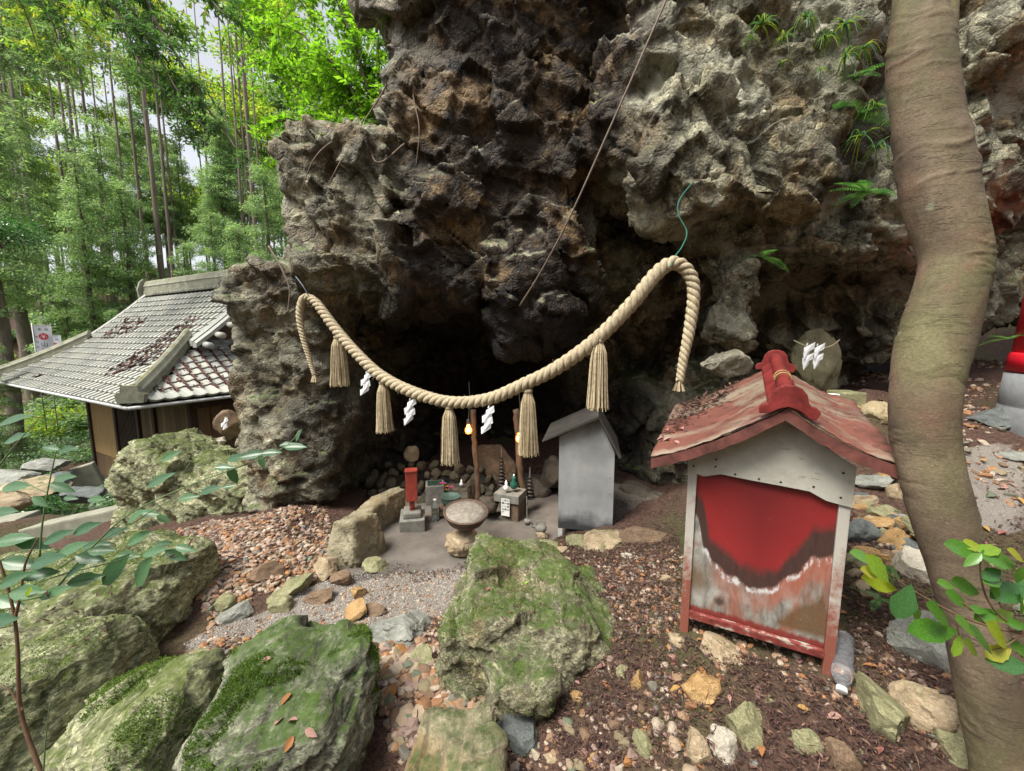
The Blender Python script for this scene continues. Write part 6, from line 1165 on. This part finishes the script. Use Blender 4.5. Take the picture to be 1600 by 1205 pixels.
for x, y, z, s_ in T_:
    zn = ('angular stone lying loose on the gravel slope left of the bench stone', 'loose stones on the gravel slope') if (x < -.35 and y > 1.9) else ('orange-pink stone in the heap left of the pointed boulder', 'stones heaped left of the pointed boulder') if (x < .05 and y < 1.9) else ('small stone lying on the bank behind the tree', 'small stones on the bank behind the tree') if x > 1.5 else ('small stone in dark litter by the grey cabinet', 'small stones in the litter by the cabinet') if y > 1.75 else ('small stone scattered in the litter before the red shrine', 'small stones scattered before the shrine')
    o = link('loose_stone', random.choice(pm), None, label=zn[0], cat='loose stone', group=zn[1]); o.location = (x, y, z + s_ * .15); o.scale = (s_, s_, s_); o.rotation_euler = [random.uniform(-.5, .5), random.uniform(-.5, .5), random.uniform(0, 6.28)]
def joined(name, A_, protos, mat, seed):
    rs = np.random.RandomState(seed); VV = []; FF = []; n0 = 0
    for q, (V, f_) in enumerate(protos):
        S_ = A_[q::len(protos)]; m = len(S_); a = rs.uniform(0, 6.283, m); t_ = rs.normal(size=m) * .35; ca, sa = np.cos(a), np.sin(a); Vt = V[None] * S_[:, 3, None, None]
        zt = Vt[..., 2] + Vt[..., 0] * t_[:, None]; X_ = Vt[..., 0] * ca[:, None] - Vt[..., 1] * sa[:, None]; Y_ = Vt[..., 0] * sa[:, None] + Vt[..., 1] * ca[:, None]
        W = np.stack([X_ + S_[:, 0, None], Y_ + S_[:, 1, None], zt + S_[:, 2, None] + S_[:, 3, None] * .12], -1); VV.append(W.reshape(-1, 3)); FF.append((f_[None] + (np.arange(m) * len(V))[:, None, None]).reshape(-1, 3) + n0); n0 += m * len(V)
    me = mesh_np(name, np.vstack(VV), np.vstack(FF), False); me.materials.append(mat); return link(name, me, None, kind='stuff')
ico = [stone(980 + k, (1, .8, .55), 1, 5, 0) for k in range(5)]
joined('gravel', A_, ico, m_grav, 3)
x, y, z, s_ = scatter([(285, 1010), (330, 985), (400, 960), (470, 920), (540, 895), (620, 880), (745, 890), (720, 930), (700, 960), (560, 985), (430, 1010), (330, 1050)], 6000, .003, .007, 90); joined('path_grit', np.c_[x, y, z, s_], [stone(990, (1, .9, .6), 1, 3, 0)], pal('grit', [(.30, .275, .245), (.22, .20, .18), (.38, .355, .32), (.15, .13, .115)], .85), 4)
# dead leaves and needles
m_lit = pal('leaf_litter', [(.06, .03, .024), (.10, .05, .035), (.045, .025, .022), (.13, .07, .05), (.085, .042, .042), (.20, .12, .08), (.07, .035, .03), (.05, .03, .028), (.03, .018, .015)], .75, True, 30, .1)
m_leafbright = pal('fallen_leaf', [(.36, .16, .06), (.30, .12, .10), (.42, .25, .08), (.25, .13, .12), (.38, .22, .18)], .6, False, 30, .1)
def litter(name, polys, seed, mat, smin=.008, smax=.028, asp=.35, zoff=.006, zfun=None):
    rs = np.random.RandomState(seed); Q = []
    for pl, n, dn in polys:
        x, y, z, s_ = scatter(pl, n, smin, smax, seed + len(Q), dens=dn, powr=1.5); c = np.c_[x, y, z + zoff + rs.rand(len(x)) * .010]; m = len(x); a = rs.uniform(0, 6.283, m); d = np.c_[np.cos(a), np.sin(a), rs.normal(size=m) * .3]; d /= np.linalg.norm(d, axis=1)[:, None]
        sd = np.cross(d, np.c_[rs.normal(size=(m, 2)) * .4, np.ones(m)]); sd /= np.linalg.norm(sd, axis=1)[:, None]; w = (s_ * asp * rs.uniform(.3, 1.2, m))[:, None]; l = s_[:, None]; up = np.c_[np.zeros((m, 2)), rs.uniform(-.1, .35, m) * s_]
        Q.append(np.stack([c - d * l, c - sd * w + up, c + d * l, c + sd * w + up], 1))
    me = quads_mesh(name, np.vstack(Q), mat); me.polygons.foreach_set('use_smooth', np.zeros(len(me.polygons), bool)); return link(name, me, None, kind='stuff')
LP = [([(870, 845), (1060, 835), (1060, 1000), (1300, 1075), (1450, 1205), (900, 1205), (820, 1120), (960, 1000)], 12000, None), ([(230, 850), (330, 812), (480, 775), (530, 800), (520, 860), (430, 835), (320, 850)], 2200, None), ([(600, 1010), (720, 1010), (830, 1130), (830, 1205), (600, 1205)], 900, None),
      ([(1100, 620), (1400, 600), (1340, 1060), (1420, 1100), (1500, 1000), (1600, 980), (1600, 560), (1300, 590)], 6000, None), ([(200, 1100), (330, 1010), (400, 1000), (330, 1080), (220, 1160)], 500, None), ([(1310, 800), (1430, 830), (1500, 1060), (1480, 1205), (1330, 1205), (1330, 1060)], 4200, None), ([(960, 770), (1060, 740), (1060, 850), (960, 850)], 1500, None), ([(1520, 850), (1600, 800), (1600, 1205), (1560, 1205)], 1500, None), ([(0, 830), (230, 800), (240, 850), (0, 880)], 800, None), ([(560, 880), (740, 870), (740, 900), (560, 905)], 600, .05)]
litter('leaf_litter', LP, 61, m_lit, .004, .015, .4); litter('conifer_needles', [(p, int(n * .5), d) for p, n, d in LP], 62, m_lit, .012, .035, .035, .008)
fl = blade_mesh('fallen_leaf', 90, m_leafbright, wr=.5, curl=.25, fold=.3); random.seed(4)
def fallen(px, py, L, lab, group, mesh=fl, ang=None, zo=.0, t=None):
    q = onground(px, py) if t is None else P(px, py, t); o = link('fallen_leaf', mesh, None, label=lab, cat='leaf', group=group); z = (gz1(q[0], q[1]) if t is None else q[2]) + .014 + zo; o.location = (q[0], q[1], z); o.scale = (L, L, L); o.rotation_euler = (random.uniform(-.3, .3), random.uniform(-.3, .2), random.uniform(0, 6.28) if ang is None else ang); return o
for k in range(70): fallen(random.uniform(880, 1420), random.uniform(870, 1195), random.uniform(.02, .05), 'curled brown fallen leaf in the litter around the shrine', 'brown fallen leaves around the shrine')
for k in range(40): fallen(random.uniform(1340, 1600), random.uniform(620, 860), random.uniform(.03, .07), 'pinkish fallen leaf on the bank behind the tree', 'fallen leaves on the bank behind the tree')
dg_ = bpy.context.evaluated_depsgraph_get()
def drop(px, py, L, lab, grp, mesh=fl, n=1, sp=0):
    for _ in range(n):
        r_ = Vector(ray(px + random.uniform(-sp, sp), py + random.uniform(-sp, sp) * .7)).normalized(); hit, loc, nrm, *_q = S.ray_cast(dg_, Vector((0, 0, EYE)), r_)
        if hit and loc.length < 8: o = link('fallen_leaf', mesh, None, label=lab, cat='leaf', group=grp); o.location = loc + nrm * .006; o.scale = (L, L, L); o.rotation_mode = 'QUATERNION'; o.rotation_quaternion = nrm.to_track_quat('Z', 'Y') @ Euler((random.uniform(-.2, .2), random.uniform(-.2, .2), random.uniform(0, 6.28))).to_quaternion()
pk = blade_mesh('fallen_leaf', 91, simple('pinkish_dead_leaf', (.30, .15, .13), .6, .3, 30), wr=.45, curl=.2, fold=.5); gn = blade_mesh('fallen_leaf', 92, simple('fresh_green_leaf', (.25, .42, .04), .5, .2, 30), wr=.5); rdm = blade_mesh('fallen_leaf', 93, simple('reddish_needle_leaf', (.09, .035, .03), .7, .3, 30), wr=.18, curl=.3, fold=.5)
bpy.context.view_layer.update(); dg_ = bpy.context.evaluated_depsgraph_get()
for px, py in ((478, 1140), (450, 1130), (460, 1150), (455, 1085), (430, 1135), (425, 1030)): drop(px, py, .045, 'pinkish dead leaf lying on the rounded mossy boulder at bottom left', 'dead leaves on the rounded mossy boulder')
drop(824, 912, .03, 'bright green leaf lying on the pointed boulder', None, gn); drop(800, 1160, .05, 'yellow-green leaf lying on the slate-grey flat stone', None, gn); drop(764, 920, .03, 'yellow leaf on the left side of the pointed boulder', None)
drop(840, 930, .022, 'small reddish dead leaf strewn on the pointed boulder', 'reddish dead leaves on the pointed boulder', rdm, 70, 85)
drop(110, 960, .03, 'small reddish dead leaf lying on the big left boulder', 'reddish dead leaves on the big left boulder', rdm, 26, 70); drop(320, 860, .03, 'reddish leaf on the soil below the sloping boulder', 'reddish leaves below the sloping boulder', rdm, 20, 60)
drop(1015, 705, .045, 'pale curled leaf at the front corner of the red roof', None, pk); drop(1055, 680, .035, 'pale narrow leaf lying on the left slope of the red roof', 'pale leaves on the red roof', pk, 5, 25)
drop(1045, 1025, .05, 'pink dead leaf by the left leg of the red shrine', None, pk); drop(1183, 1072, .05, 'orange leaf lying in front of the red shrine', None); drop(1000, 945, .05, 'orange-brown leaf lying left of the red shrine', None)
# litter lying on the left slope of the red roof
rs = np.random.RandomState(8); n = 1500; xx = rs.uniform(-.12, .17, n); yy = rs.uniform(-.02, .6, n); k = (xx + .12) * 1.0 < (yy - .05) * .62 + .03 * rs.normal(size=n); xx, yy = xx[k], yy[k]; s_ = (AX - xx) / (AX + .135); zz = AZ_ + (.80 - AZ_) * s_ - .022 * np.sin(np.pi * s_) + .15 * (yy + .1) + .004 + rs.rand(len(xx)) * .016
a = rs.uniform(0, 6.28, len(xx)); L_ = rs.uniform(.006, .022, len(xx))[:, None]; d = np.c_[np.cos(a), np.sin(a), rs.normal(size=len(xx)) * .3]; sd = np.c_[-np.sin(a), np.cos(a), rs.normal(size=len(xx)) * .3]; c = np.c_[xx, yy, zz]; w_ = L_ * rs.uniform(.1, .45, (len(xx), 1))
o = link('roof_litter', quads_mesh('roof_litter', np.stack([c - d * L_, c - sd * w_, c + d * L_, c + sd * w_], 1), m_lit), None, kind='stuff'); o.location = sh.location; o.rotation_euler = sh.rotation_euler
print('litter', time.time() - T0)
#@@END



#@@MORE

print('TOTAL', time.time() - T0, 'tris', sum(len(m.polygons) * 2 for m in bpy.data.meshes if m.users))
